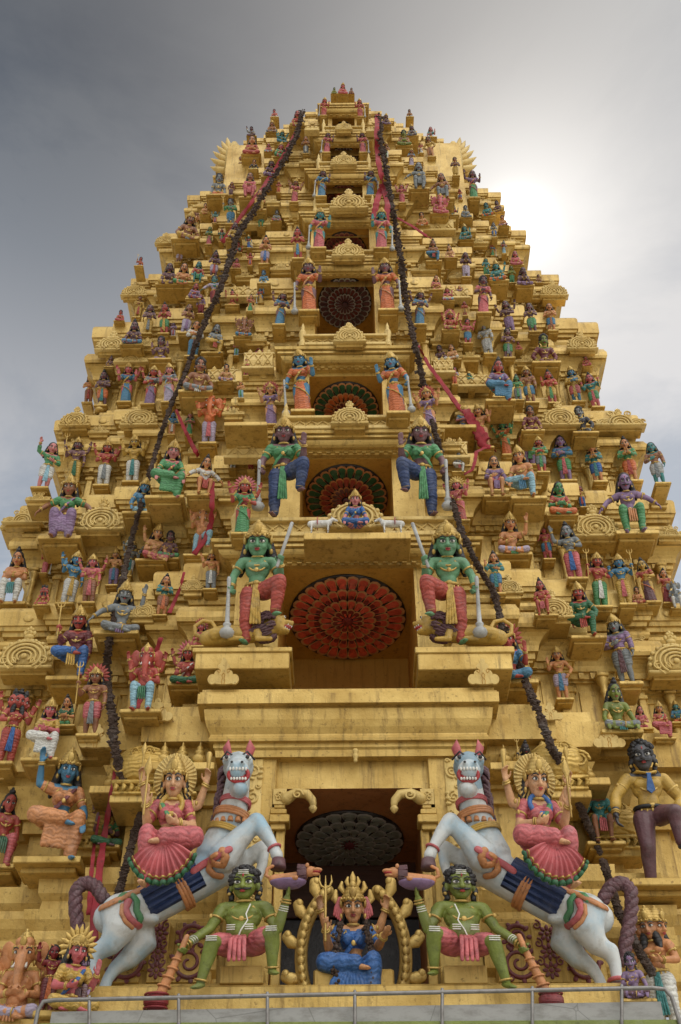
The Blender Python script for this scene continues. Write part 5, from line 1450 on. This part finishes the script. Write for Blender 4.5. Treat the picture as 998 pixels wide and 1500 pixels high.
# ------------------------------------------------------------------ the two rearing horses and their riders
def horse(s, label):
    YH = -.30; k = mpp(at(300, 1290, YH))
    def q(u, v, dy=0.0): return at(MU(u, s), v, YH) + V((0, dy, 0))
    kh = k * 1.2
    def qh(u, v, dy=0.0): return q(352 + (u - 352) * 1.2, 1150 + (v - 1150) * 1.2, dy)
    r0 = empty('horse_statue', q(240, 1440)); tag(r0, label, 'horse statue', 'rearing white horses beside the entrance')
    inv = Matrix.Translation(-r0.location)
    def add(mb, name, mats, par=None, smooth=True):
        mb.v = [tuple(V(p) - r0.location) for p in mb.v]
        o = mb.build(name, mats, par or r0, smooth); return o
    b = MB()
    b.tube([q(160, 1345), q(178, 1342), q(212, 1330), q(250, 1312), q(290, 1288), q(322, 1268), q(336, 1252)], [23 * k, 32 * k, 29 * k, 27 * k, 29 * k, 31 * k, 25 * k], 18)
    b.tube([q(318, 1255), q(332, 1222, -.08), q(345, 1192, -.20), q(351, 1160, -.28)], [33 * k, 26 * k, 21 * k, 19 * k], 14)      # neck
    b.ell(qh(352, 1142, -.30), (20 * kh, 20 * kh, 20 * kh)); b.tube([qh(352, 1140, -.34), qh(353, 1152, -.52), qh(354, 1163, -.66)], [17 * kh, 14 * kh, 14 * kh], 12)
    b.ell(qh(354, 1163, -.70), (15 * kh, 9 * kh, 9 * kh)); b.tube([qh(353, 1170, -.36), qh(355, 1178, -.52), qh(356, 1182, -.62)], [13 * kh, 11 * kh, 10 * kh], 10)   # jaws
    for e in (-1, 1): b.ell(qh(352 + e * 14, 1140, -.42), (5 * kh, 5 * kh, 6 * kh)); b.ell(qh(354 + e * 6, 1160, -.80), (3.5 * kh, 3 * kh, 3 * kh))
    # legs
    b.tube([q(330, 1266, -.20), q(352, 1243, -.26), q(376, 1221, -.30)], [24 * k, 17 * k, 12.5 * k], 12); b.tube([q(378, 1219, -.30), q(391, 1237, -.32), q(402, 1256, -.33), q(408, 1270, -.33)], [13.5 * k, 11 * k, 8 * k, 9.5 * k], 12)
    b.tube([q(338, 1272, .15), q(362, 1252, .12), q(384, 1236, .10)], [20 * k, 13 * k, 10.5 * k], 12); b.tube([q(385, 1236, .10), q(384, 1262, .08), q(376, 1288, .06)], [10.5 * k, 8 * k, 7 * k], 10)
    b.tube([q(178, 1345, -.14), q(178, 1372, -.18), q(163, 1392, -.16), q(146, 1402, -.14)], [28 * k, 24 * k, 16 * k, 11 * k], 14); b.tube([q(145, 1400, -.14), q(138, 1418, -.14), q(135, 1438, -.14), q(134, 1444, -.14)], [12.5 * k, 9 * k, 8 * k, 10 * k], 12)
    b.tube([q(195, 1350, .18), q(205, 1375, .18), q(185, 1398, .16), q(166, 1412, .14)], [28 * k, 22 * k, 15 * k, 10 * k], 12); b.tube([q(166, 1412, .14), q(155, 1430, .12), q(150, 1446, .12)], [10 * k, 8 * k, 9 * k], 10)
    b.ell(q(222, 1352, -.12), (14 * k, 10 * k, 7 * k))
    b.v = [tuple(V(p) - r0.location) for p in b.v]
    me = remesh(b, .022, 3); hm, nt, bs = newmat('white_horse_paint'); me.materials.append(HORSEM)
    body = link('body', me, r0)
    me.materials.append(pm('horseblue' if s > 0 else 'horsegrey')); hc_ = qh(353, 1150, -.42)
    for p_ in me.polygons:
        if (p_.center + r0.location - hc_).length < 34 * k: p_.material_index = 1
    HB = BVHTree.FromPolygons([v.co + r0.location for v in me.vertices], [tuple(p.vertices) for p in me.polygons])
    def on(u, v, out=.03):
        d = ray(MU(u, s), v); h_ = HB.ray_cast(CAM, d)
        return (h_[0] - d * out) if h_[0] is not None else None
    def fill(pts, n=5):
        o = []
        for (a, b_), (c_, d_) in zip(pts, pts[1:]): o += [(a + (c_ - a) * t / n, b_ + (d_ - b_) * t / n) for t in range(n)]
        return o + [pts[-1]]
    # hooves with red anklets
    for (u, v, dy, rr_) in ((410, 1281, -.33, 10), (375, 1296, .06, 7.5), (133, 1454, -.14, 11), (148, 1456, .12, 9)):
        c = MB(); c.lathe([(rr_ * .95 * k, 6 * k), (rr_ * 1.12 * k, -5 * k), (rr_ * 1.15 * k, -9 * k), (.01, -9 * k)], q(u, v, dy), 16); c.lathe([(.01, 6.2 * k), (rr_ * .95 * k, 6 * k)], q(u, v, dy), 16); add(c, 'hoof', [pm('plum')])
    c = MB(); c.torus(q(404, 1259, -.33), 9 * k, 2.2 * k, q(408, 1270) - q(402, 1256), 18, 6); c.torus(q(134, 1443, -.14), 11.5 * k, 3 * k, (0, 0, 1), 18, 6); add(c, 'anklets', [pm('rose')])
    # ears, mouth, eyes
    for e, h in ((-1, 1), (1, 1)):
        c = MB(); p = qh(352 + e * 12, 1126, -.28); c.tube([p, p + V((e * s * -3 * kh, -.02, 10 * kh)), p + V((e * s * -1 * kh, -.02, 21 * kh))], [6.5 * kh, 7.5 * kh, .8 * kh], 10, .6); add(c, 'ear', [pm('rose')])
    c = MB(); c.mi = 2; c.ell(qh(355, 1170, -.66), (13 * kh, 7 * kh, 8 * kh), None, 14, 8); c.torus(qh(355, 1170, -.72), 12 * kh, 2.6 * kh, (0, 1, .25), 20, 6, 1, .72)
    c.mi = 0
    for j in range(6):
        x = (j - 2.5) * 3.7; c.ell(qh(355 + x, 1166, -.79 + .004 * x * x * kh), (1.7 * kh, 1.6 * kh, 2.6 * kh), None, 8, 6); c.ell(qh(355 + x * .9, 1175.5, -.74 + .004 * x * x * kh), (1.6 * kh, 1.5 * kh, 2.2 * kh), None, 8, 6)
    for e in (-1, 1):
        c.mi = 0; c.ell(qh(352 + e * 12.5, 1140, -.50), (5.2 * kh, 3 * kh, 3.2 * kh), None, 10, 7); c.mi = 1; c.ell(qh(352 + e * 12.5, 1140, -.535), (2.6 * kh, 1.6 * kh, 2.8 * kh), None, 10, 7)
        c.tube([qh(352 + e * 5, 1137, -.50), qh(352 + e * 12, 1132, -.50), qh(352 + e * 20, 1137, -.40)], 1.3 * kh, 6); c.ell(qh(354 + e * 6, 1160, -.835), (1.8 * kh, 1 * kh, 1.6 * kh), None, 8, 6)
    add(c, 'painted_face', [WHITE, BLACK, LIPS], body)
    # mane, tail
    c = MB(); rq = random.Random(1)
    for j in range(70):
        t = rq.random(); p = q(333 - 16 * t + rq.uniform(-3, 3), 1132 + 88 * t, -.12 + .1 * t + rq.uniform(-.08, .08)); c.tube([p, p + V((-s * -5 * k * 1, 0, -5 * k)), p + V((s * 7 * k, .0, -15 * k))], [4 * k, 4.4 * k, 1.2 * k], 6)
    for j in range(26): a = rq.uniform(0, 2 * PI); p = q(352 + 15 * math.cos(a), 1126 + 3 * math.sin(a), -.24 + .06 * rq.random()); c.ell(p, 4.2 * k, None, 7, 5)
    add(c, 'mane', [pm('plum', 2)])
    tp = [q(152, 1316, .02), q(140, 1297, .02), q(124, 1291, .02), q(111, 1303, .02), q(110, 1330, .02), q(115, 1362, .02), q(121, 1392, .02), q(121, 1412, .02)]
    c = MB(); pts = []
    for a_, b_ in zip(tp, tp[1:]):
        for j in range(6): pts.append(a_.lerp(b_, j / 6))
    for st in range(3):
        pp = []
        for j, p in enumerate(pts):
            d = (pts[min(j + 1, len(pts) - 1)] - pts[max(j - 1, 0)]).normalized(); a_, b_, _ = frame(d, (0, 1, 0)); an = j * .75 + st * 2.094
            pp.append(p + (a_ * math.cos(an) + b_ * math.sin(an)) * 4.6 * k * (1 if j < 36 else .6))
        c.tube(pp, 6.2 * k, 8)
    add(c, 'tail', [pm('plum', 2)])
    # harness
    def strap(p0, p1, w, t, name, mt, dy):
        c = MB(); c.tube([p0, p0.lerp(p1, .5) + V((0, dy * .25, 0)), p1], w, 8, t, (0, 1, 0)); return add(c, name, mt)
    def band(u, v, du, dv, rad, wd, name, mt, dy=0, sq=1.0, wraps=PI):
        c = MB(); ax = q(u + du, v + dv) - q(u, v); ctr = q(u, v, dy)
        for j in range(3): c.torus(ctr + ax.normalized() * (j - 1) * wd * k * .62, rad * k, wd * .42 * k, ax, 30, 7)
        return add(c, name, mt)
    band(266, 1303, 18, -11, 28.5, 8, 'girth', [pm('orange')])
    band(347, 1187, 6, -28, 22.5, 4.5, 'neck_collar', [pm('rose')], -.20); band(341, 1204, 6, -22, 26, 6, 'bell_collar', [pm('orange')], -.14); band(333, 1226, 8, -20, 31, 5, 'breast_garland', [pm('yellow')], -.06)
    c = MB()
    for j in range(7):
        a = PI * (1.12 + .76 * j / 6); p = q(341, 1212, -.14) + V((28 * k * math.cos(a) * 1.0, 28 * k * math.sin(a) * .75, -4 * k)); c.lathe([(.004, 5 * k), (3.4 * k, 3 * k), (4.2 * k, -2 * k), (4.8 * k, -4 * k), (.004, -4 * k)], p, 10)
    add(c, 'bells', [pm('orange')])
    def flat(pts, w, name, mt, out=.02): c = MB(); c.tube([p_ for p_ in (on(u, v, out) for u, v in fill(pts)) if p_ is not None], w, 8, .5, (0, 1, 0)); return add(c, name, mt)
    flat([(148, 1330), (170, 1319), (200, 1306), (226, 1296)], 5.5 * k, 'crupper_strap', [pm('orange')])
    flat([(336, 1244), (318, 1254), (298, 1266), (284, 1276)], 5.5 * k, 'breast_strap', [pm('rose')])
    # navy blanket
    c = MB(); n = 12; rg = []
    for t in range(n + 1):
        a = PI * (.30 + 1.0 * t / n) ; 
        ring = []
        for e in (0, 1):
            u, v = 215 + 78 * e, 1328 - 44 * e; ax = (q(293, 1284) - q(215, 1328)).normalized(); up_ = V((0, 0, 1)); up_ = (up_ - ax * ax.z).normalized()
            ring.append(q(u, v) + up_ * 31.5 * k * math.sin(a) + V((0, 1, 0)) * 31.5 * k * math.cos(a))
        rg.append(ring + [p * 1 for p in ring[::-1]])
    for i in range(n): 
        a, b_, c_, d_ = rg[i][0], rg[i][1], rg[i + 1][1], rg[i + 1][0]
        c.add([a, b_, c_, d_, a * 1 + V((0, 0, -.02)), b_ + V((0, 0, -.02)), c_ + V((0, .02, 0)), d_ + V((0, .02, 0))], [(0, 1, 2, 3), (7, 6, 5, 4), (0, 4, 5, 1), (1, 5, 6, 2), (2, 6, 7, 3), (3, 7, 4, 0)])
    add(c, 'saddle_blanket', [pm('navy')])
    # painted relief on shoulder and haunch
    flat([(175, 1318), (182, 1310), (194, 1310), (201, 1320), (200, 1334), (207, 1346), (203, 1354)], 5 * k, 'haunch_ornament', [pm('green')])
    o = flat([(188, 1320), (183, 1332), (188, 1344), (197, 1354), (204, 1357)], 6 * k, 'haunch_curl', [pm('rose')]); flat([(179, 1326), (178, 1338), (184, 1350), (194, 1359)], 3 * k, 'haunch_fringe', [pm('orange')])
    flat([(326, 1246), (331, 1256), (326, 1268), (314, 1266), (309, 1256), (316, 1252)], 6 * k, 'shoulder_ornament', [pm('orange')]); flat([(309, 1262), (306, 1274), (314, 1282), (324, 1284)], 5 * k, 'shoulder_leaf', [pm('orange')])
    return r0, k
HORSEM, nt, bs = newmat('white_horse_paint'); g_ = nt.nodes.new('ShaderNodeNewGeometry').outputs['Position']
n1 = noise(nt, g_, 1.6, 5, .6); n2 = noise(nt, g_, 7, 6, .7)
hc = mix(nt, (.60, .63, .63), (.24, .42, .55), ramp(nt, n1, [(.46, (0, 0, 0)), (.68, (.85, .85, .85))]).outputs[0])
hc = mix(nt, hc, (.34, .33, .29), ramp(nt, n2, [(.50, (0, 0, 0)), (.72, (.75, .75, .75))]).outputs[0]); nt.links.new(hc, bs.inputs['Base Color']); bs.inputs['Roughness'].default_value = .45; bump(nt, bs, n2, .25)
Tr = template('ro', 'hb4', True, 'h', 'long', 'c', 'blouse', 'sari', .0065, 0, 1.2)
for s, lab, rl, hd in ((-1, 'white rearing horse with pink ears and dark plaited tail, left of the entrance', 'goddess in rose sari riding the left white horse, holding a spear', 'left'), (1, 'white rearing horse with pink ears and dark plaited tail, right of the entrance', 'goddess in rose sari riding the right white horse, trident by her ear', 'right')):
    horse(s, lab)
    r, P, sc, inf = hero('rider_statue', rl, MU(240, s) + (6 if s > 0 else 0), 1314, 1106, -.66, Tr, 'hskin', 'rose', 'rose', 'green', mir=s < 0, lean=5, rz=9 if s > 0 else 3)
    c = MB(); H = inf['H']
    c.lathe([(.10, .0), (.175, .004), (.178, .012), (.10, .02)], H + V((0, .055, .03)), 40, Matrix.Rotation(R(90), 3, 'X'))
    for j in range(36): a = 2 * PI * j / 36; d = V((math.cos(a), 0, math.sin(a))); c.caps(H + V((0, .035, .03)) + d * .095, H + V((0, .037, .03)) + d * .172, .005, .0075, 6)
    part(r, c, 'halo', [CREAM], inf)
    c = MB(); rg = []
    n = 56
    for i in range(6):
        t = i / 5; ring = []
        for j in range(n + 1):
            a = R(202 + 128 * j / n); rad = .05 + .225 * t; w = .022 * t * math.sin(j * 2 * PI / 5.1)
            ring.append((.02 + rad * math.cos(a) * 1.02, -.215 - .05 * math.sin(t * PI) - w, -.005 + rad * math.sin(a) * 1.0))
        rg.append(ring)
    c.rings(rg, closed=False, cap=False); c.rings([[(x, y + .03, z) for x, y, z in g_] for g_ in rg][::-1], closed=False, cap=False)
    part(r, c, 'pleated_skirt', [pm('rose', 0)], inf)
    c = MB(); c.tube([(x, y - .004, z) for x, y, z in rg[-1]], .016, 7); c2 = MB(); c2.tube([(.02 + (x - .02) * .90, y - .02, z * .90) for x, y, z in rg[-1]], .007, 6)
    part(r, c, 'skirt_border', [pm('dkgreen')], inf); part(r, c2, 'gilt_edge', [JEWEL], inf)
    c = MB(); sd_, cc, sh, el, wr_, hd_ = inf['wr'][0 if s < 0 else 2]
    wa = [w for w in inf['wr'] if w[1] == 'R']
    for w in wa:
        hp = w[4] + w[5] * .06; L = w[0] * (-1 if s < 0 else 1)
        if w[0] > 0: c.tube([hp + V((0, -.01, -.06)), hp + V((0, -.01, .12)), hp + V((0, -.01, .16)), hp + V((0, -.01, .21))], [.009, .009, .026, .002], 8)
        else: c.tube([hp, hp + V((0, 0, .08)), hp + V((0, 0, .13))], [.012, .018, .026], 8)
    hb = [w for w in inf['wr'] if w[1] == 'b'][0]; hp = hb[4] + hb[5] * .05
    c.tube([hp + V((0, -.03, -.14)), hp + V((0, -.03, .12))], .009, 8); c.tube([hp + V((0, -.03, .12)), hp + V((0, -.03, .16)), hp + V((0, -.03, .25))], [.012, .038, .002], 8, .4, (0, 1, 0))
    part(r, c, 'attributes', [JEWEL], inf)
    c = MB(); c.torus((0, -.045, .27), .085, .020, (0, -1, .5), 26, 7); part(r, c, 'collar_necklace', [pm('royal' if s > 0 else 'yellow')], inf)

# ------------------------------------------------------------------ policeman-like figure at the right edge
Tp = template('wk', 'Wp', False, 'h', 'curl', '', 'shirt', 'pants', .0075, 0, 1.16, True, -12, 4)
Y, yb = spot(958, 1296, 1090, 60, .15)
r, P, sc, inf = hero('officer_statue', 'dark-faced man in yellow shirt, blue tie and maroon trousers, right edge of the entrance storey', 970, 1300, 1082, Y, Tp, 'soot', 'plum', 'yellow', 'blue', plin=yb, upfold=0)
c = MB(); c.prism([(-.018, .285), (-.012, .27), (-.03, .16), (0, .135), (.03, .16), (.012, .27), (.018, .285)], -.118, -.100); part(r, c, 'tie', [pm('royal')], inf, False)
c = MB(); c.torus((0, .004, .055), .106, .016, (0, 0, 1), 26, 6, 1, .78); part(r, c, 'belt', [BLACK], inf)
c = MB()
for s in (-1, 1): c.tube([(s * .012, -.085, .295), (s * .06, -.055, .315), (s * .07, .01, .32)], [.016, .02, .02], 8, .5)
part(r, c, 'shirt_collar', [pm('yellow')], inf)

# ------------------------------------------------------------------ rail and canopy board in front of the platform
STEEL, nt, b = newmat('galvanised_pipe'); g_ = nt.nodes.new('ShaderNodeNewGeometry').outputs['Position']; n_ = noise(nt, g_, 9, 6, .7)
nt.links.new(ramp(nt, n_, [(.35, (.20, .19, .18)), (.6, (.29, .28, .27)), (.75, (.13, .08, .055))]).outputs[0], b.inputs['Base Color']); b.inputs['Metallic'].default_value = .6; b.inputs['Roughness'].default_value = .45
YR = -1.55
rail = empty('hand_rail', at(520, 1462, YR)); tag(rail, 'galvanised pipe hand rail running along the white canopy edge', 'hand rail')
def rel(p): return V(p) - rail.location
m = MB(); k = mpp(at(500, 1460, YR))
L0, L1 = at(62, 1466, YR), at(968, 1447, YR)
m.tube([rel(p) for p in (at(46, 1530, YR), at(56, 1480, YR), at(64, 1467, YR), at(80, 1465, YR), at(519, 1456, YR), at(955, 1447, YR), at(974, 1449, YR), at(984, 1460, YR), at(1003, 1520, YR))], 3.1 * k, 12); m.build('top_pipe', [STEEL], rail)
for u in (131, 262, 392, 520, 648, 780, 911): m = MB(); m.tube([rel(at(u, 1462 - (u - 60) * .021, YR)), rel(at(u, 1500, YR))], 2.6 * k, 8); m.build('post', [STEEL], rail)
WH, nt, b = newmat('white_board'); g_ = nt.nodes.new('ShaderNodeNewGeometry').outputs['Position']; n_ = noise(nt, mapping(nt, g_, (2, 2, 5)), 2.5, 7, .7)
vor = nt.nodes.new('ShaderNodeTexVoronoi'); vor.feature = 'DISTANCE_TO_EDGE'; vor.inputs['Scale'].default_value = .9; nt.links.new(mapping(nt, g_, (1, 1, 1)), vor.inputs['Vector'])
cc = mix(nt, (.34, .34, .33), (.22, .215, .20), ramp(nt, n_, [(.45, (0, 0, 0)), (.7, (1, 1, 1))]).outputs[0]); cc = mix(nt, (.12, .12, .11), cc, ramp(nt, vor.outputs[0], [(.001, (.3, .3, .3)), (.005, (1, 1, 1))]).outputs[0])
nt.links.new(cc, b.inputs['Base Color']); b.inputs['Roughness'].default_value = .6
cano = empty('canopy', at(520, 1490, YR + .1)); tag(cano, 'white painted canopy edge with green trim below the hand rail', 'canopy')
m = MB(); A, B = at(76, 1482, YR + .1), at(968, 1467, YR + .1); zb = at(500, 1496, YR + .1).z
m.rings([[V((x, y, z)) - cano.location for y, z in ((YR + .1, zb - .02), (YR + .1, zt), (YR + 1.2, zt), (YR + 1.2, zb - .02))] for x, zt in ((A.x, A.z), (B.x, B.z))]); m.build('fascia', [WH], cano, False)
m = MB(); m.bbox(V(((A.x + B.x) / 2 + .05, YR + .62, zb - .12)) - cano.location, (B.x - A.x + .3, 1.2, .19)); m.build('green_trim', [pm('olive')], cano, False)

# ------------------------------------------------------------------ garlands of dried flowers and red cloth
def surf(u, v, out):
    ys = [p.y for p in (hit(u + a, v + b_) for a, b_ in ((0, 0), (-7, 0), (7, 0), (0, 10), (0, -10))) if p is not None]
    return (min(ys) if ys else slope_y(u, v)) - out
def drape(pts, out, smooth=3, n=60):
    L = []
    tot = len(pts) - 1
    for i in range(n + 1):
        t = i / n * tot; j = min(int(t), tot - 1); f = t - j; u = pts[j][0] + (pts[j + 1][0] - pts[j][0]) * f; v = pts[j][1] + (pts[j + 1][1] - pts[j][1]) * f; L.append([u, v, surf(u, v, out)])
    for _ in range(smooth):
        for i in range(1, n): L[i][2] = min(L[i][2], (L[i - 1][2] + L[i + 1][2]) / 2)
        ys = [l[2] for l in L]
        for i in range(1, n): L[i][2] = min(ys[i], (ys[i - 1] + ys[i] + ys[i + 1]) / 3 + .0)
    return [at(u, v, y) for u, v, y in L]
def garland(pts, wpx, label, n=150):
    path = drape(pts, .40, 14, n); mb = MB(); rq = random.Random(len(pts))
    base = path[0]; path = [p - base for p in path]
    mb.tube(path, .022, 6); o = mb.build('flower_garland', DRY); o.location = base; tag(o, label, 'garland', 'dried flower garlands hung down the tower')
    mb = MB(); N_ = 20 * n
    for i in range(N_):
        t = rq.random() * (len(path) - 1); j = min(int(t), len(path) - 2); p = path[j].lerp(path[j + 1], t - j); w = wpx(t / (len(path) - 1)) * mpp(p + base) * .5
        w *= .75 + .35 * math.sin(t * 2.1) * math.sin(t * .7 + 1)
        a = rq.uniform(0, 2 * PI); q_ = w * rq.random() ** .4 * rq.choice((.7, 1, 1, 1.2, 1.7)); c = p + V((q_ * math.cos(a), q_ * math.sin(a) * .8, rq.uniform(-.03, .03))); r_ = rq.uniform(.018, .055)
        M = Matrix.Rotation(rq.uniform(0, 3), 3, 'X') @ Matrix.Rotation(rq.uniform(0, 6), 3, 'Z')
        vs = [c + M @ V(v) * r_ for v in ((1, 0, 0), (-1, 0, 0), (0, 1, 0), (0, -1, 0), (0, 0, .6), (0, 0, -.6))]
        mb.add(vs, [(0, 2, 4), (2, 1, 4), (1, 3, 4), (3, 0, 4), (2, 0, 5), (1, 2, 5), (3, 1, 5), (0, 3, 5)])
    mb.build('dried_blossoms', [DRY], o, False)
garland([(443, 162), (436, 195), (418, 232), (392, 275), (366, 318), (348, 345), (338, 378), (322, 425), (303, 465), (289, 500), (272, 545), (252, 590), (238, 630), (226, 670), (212, 720), (198, 770), (188, 810), (180, 850), (172, 890), (160, 938), (156, 975), (158, 1010), (165, 1050), (167, 1090), (174, 1118), (182, 1158)], lambda t: 6.5 + 3 * math.sin(t * 9), 'long dark flower garland hanging down the left side of the tower', 260)
garland([(555, 170), (558, 205), (566, 250), (574, 300), (580, 340), (588, 380), (592, 420), (600, 470), (612, 520), (620, 560), (632, 610), (642, 650), (652, 695), (664, 735), (675, 775), (698, 825), (724, 868), (732, 905), (742, 935), (755, 965), (770, 1000), (790, 1045), (806, 1090), (822, 1120), (840, 1160), (858, 1200), (880, 1250)], lambda t: 7.5 + 2 * math.sin(t * 9) - 4 * max(0, t - .85) * 6, 'long dark flower garland hanging down the right side of the tower', 260)
garland([(206, 1195), (196, 1225), (186, 1265), (176, 1300), (164, 1340), (152, 1380), (138, 1420)], lambda t: 5.5 - 2 * t, 'thin dark flower string hanging over the left horse')
garland([(884, 1262), (896, 1300), (906, 1335), (922, 1365), (935, 1390), (955, 1425)], lambda t: 5, 'thin dark flower string beside the right horse tail')
CLOTH = paint('red_cloth', (.30, .012, .022), 0, .75)
def ribbon(pts, w0, w1, label, out=.35):
    path = drape(pts, out, 3, 36); base = path[0]; mb = MB(); rg = []; rq = random.Random(int(pts[0][0]))
    n = len(path)
    for i, p in enumerate(path):
        t = i / (n - 1); d = (path[min(i + 1, n - 1)] - path[max(i - 1, 0)]).normalized(); sd_ = d.cross(V((0, -1, 0))).normalized(); w = (w0 + (w1 - w0) * t) * mpp(p) * .5 * (1 + .12 * math.sin(i * 1.3))
        ring = []
        for j in range(13):
            a = 2 * PI * j / 13; x = math.cos(a); ring.append(p - base + sd_ * w * x + V((0, -1, 0)) * (w * .16 * math.sin(a) + w * .14 * math.sin(x * 6 + i * .15)))
        rg.append(ring)
    mb.rings(rg); o = mb.build('red_cloth', CLOTH); o.location = base; tag(o, label, 'cloth', 'red cloth strips tied on the tower')
for pts, w0, w1, lab in (
    ([(434, 192), (422, 215), (405, 245), (385, 275), (362, 305), (342, 332), (326, 355)], 4, 8, 'narrow red cloth strip slanting down the upper left tiers'),
    ([(553, 168), (552, 200), (554, 235), (560, 262), (568, 300), (566, 330)], 7, 9, 'red cloth strip beside the garland top, right of the centre niches'),
    ([(612, 505), (628, 535), (648, 562), (668, 590), (682, 608)], 5, 9, 'red cloth strip slanting from the right garland to the fallen red bundle'),
    ([(682, 600), (692, 618), (704, 636), (716, 656)], 12, 26, 'wide red cloth bundle caught on the right tier'),
    ([(712, 655), (698, 662), (696, 676), (692, 688), (680, 695)], 6, 4, 'thin twisted red cloth end below the red bundle'),
    ([(258, 600), (270, 628), (282, 652), (291, 668)], 4, 8, 'red cloth strip beside the orange elephant-headed statue on the left'),
    ([(311, 705), (311, 735), (310, 765), (302, 788), (284, 812)], 7, 9, 'red cloth strip hanging beside the left child statue'),
    ([(270, 838), (264, 862), (254, 885), (248, 898)], 4, 7, 'short thin red cloth strip left of the green guardian'),
    ([(236, 934), (226, 965), (214, 1000), (202, 1030), (194, 1050)], 7, 13, 'broad bright red cloth strip over the red elephant-headed statue'),
    ([(170, 1122), (162, 1170), (154, 1220), (147, 1265), (140, 1330), (136, 1385)], 5, 15, 'long red cloth strip hanging behind the left horse tail'),
    ([(146, 1195), (138, 1240), (133, 1290), (131, 1340)], 3, 9, 'second narrower red cloth strip hanging by the left horse tail'),
    ([(580, 318), (605, 332), (632, 350)], 4, 6, 'dark red cloth strip tied right of the upper garland'),
    ([(560, 270), (552, 296), (547, 322)], 8, 10, 'small red cloth wrapped round the upper right guardian')):
    ribbon(pts, w0, w1, lab)
# ------------------------------------------------------------------ sky, sun, render settings
SUND = ray(757, 330)
elev = math.asin(SUND.z); az = math.atan2(SUND.x, SUND.y)
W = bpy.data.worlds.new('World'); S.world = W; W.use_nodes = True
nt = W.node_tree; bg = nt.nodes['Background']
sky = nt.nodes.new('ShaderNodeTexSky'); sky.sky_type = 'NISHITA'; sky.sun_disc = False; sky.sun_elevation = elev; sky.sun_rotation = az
sky.air_density = 1.2; sky.dust_density = 2.5; sky.ozone_density = 1.5
co = coords(nt, 'Generated')
def vm(op, a, b=None):
    n = nt.nodes.new('ShaderNodeVectorMath'); n.operation = op
    nt.links.new(a, n.inputs[0])
    if b is not None: n.inputs[1].default_value = b
    return n
def mt(op, a, b=None, c=None, clamp=False):
    n = nt.nodes.new('ShaderNodeMath'); n.operation = op; n.use_clamp = clamp
    for i, x in enumerate((a, b, c)):
        if x is None: continue
        if hasattr(x, 'links'): nt.links.new(x, n.inputs[i])
        else: n.inputs[i].default_value = x
    return n.outputs[0]
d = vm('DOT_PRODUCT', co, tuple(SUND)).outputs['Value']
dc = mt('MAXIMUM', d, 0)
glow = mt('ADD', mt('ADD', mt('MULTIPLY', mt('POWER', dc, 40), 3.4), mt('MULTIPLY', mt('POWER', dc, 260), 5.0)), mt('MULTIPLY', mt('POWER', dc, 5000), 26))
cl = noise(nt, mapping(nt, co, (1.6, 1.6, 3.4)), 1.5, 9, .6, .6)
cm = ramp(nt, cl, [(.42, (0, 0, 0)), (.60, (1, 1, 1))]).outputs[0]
# the deck of cloud is darkest overhead-left and lightens towards the horizon, raised behind the viewer to light the facade
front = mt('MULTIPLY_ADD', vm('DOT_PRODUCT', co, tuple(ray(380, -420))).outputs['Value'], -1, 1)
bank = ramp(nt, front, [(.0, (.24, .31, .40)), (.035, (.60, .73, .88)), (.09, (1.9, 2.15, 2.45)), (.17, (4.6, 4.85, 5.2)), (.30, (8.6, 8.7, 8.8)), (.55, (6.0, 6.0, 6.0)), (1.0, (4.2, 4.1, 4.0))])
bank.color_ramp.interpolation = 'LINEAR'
key = mt('MULTIPLY', mt('POWER', mt('MAXIMUM', vm('DOT_PRODUCT', co, tuple(V((.38, -.62, .69)).normalized())).outputs['Value'], 0), 3), 30)   # bright lobe added to the sky behind the viewer to light the facade
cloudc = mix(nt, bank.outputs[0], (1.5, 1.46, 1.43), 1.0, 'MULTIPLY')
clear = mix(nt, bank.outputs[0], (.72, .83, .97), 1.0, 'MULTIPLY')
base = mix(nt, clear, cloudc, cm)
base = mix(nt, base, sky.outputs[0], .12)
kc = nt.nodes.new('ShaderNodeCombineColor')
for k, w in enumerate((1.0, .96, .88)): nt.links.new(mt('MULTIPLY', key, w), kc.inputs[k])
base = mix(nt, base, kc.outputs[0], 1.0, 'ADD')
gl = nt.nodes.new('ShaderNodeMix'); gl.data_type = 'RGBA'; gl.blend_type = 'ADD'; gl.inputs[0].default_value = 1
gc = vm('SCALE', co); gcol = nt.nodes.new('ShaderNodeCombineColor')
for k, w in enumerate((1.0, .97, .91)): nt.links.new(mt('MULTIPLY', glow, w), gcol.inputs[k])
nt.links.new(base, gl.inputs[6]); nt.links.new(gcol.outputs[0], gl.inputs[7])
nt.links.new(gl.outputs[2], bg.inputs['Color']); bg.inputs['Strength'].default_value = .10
sl = bpy.data.lights.new('sun', 'SUN'); sl.energy = 4.5; sl.angle = R(.5); sl.color = (1, .93, .82)
so = bpy.data.objects.new('sun', sl); COL.objects.link(so); so.location = (10, 20, 60)
so.rotation_euler = (-SUND).to_track_quat('-Z', 'Y').to_euler()
S.view_settings.view_transform = 'Standard'; S.view_settings.look = 'None'; S.view_settings.exposure = -0.5; S.view_settings.gamma = 1
S.render.engine = 'CYCLES'
S.cycles.use_denoising = True; S.cycles.max_bounces = 6; S.cycles.diffuse_bounces = 3
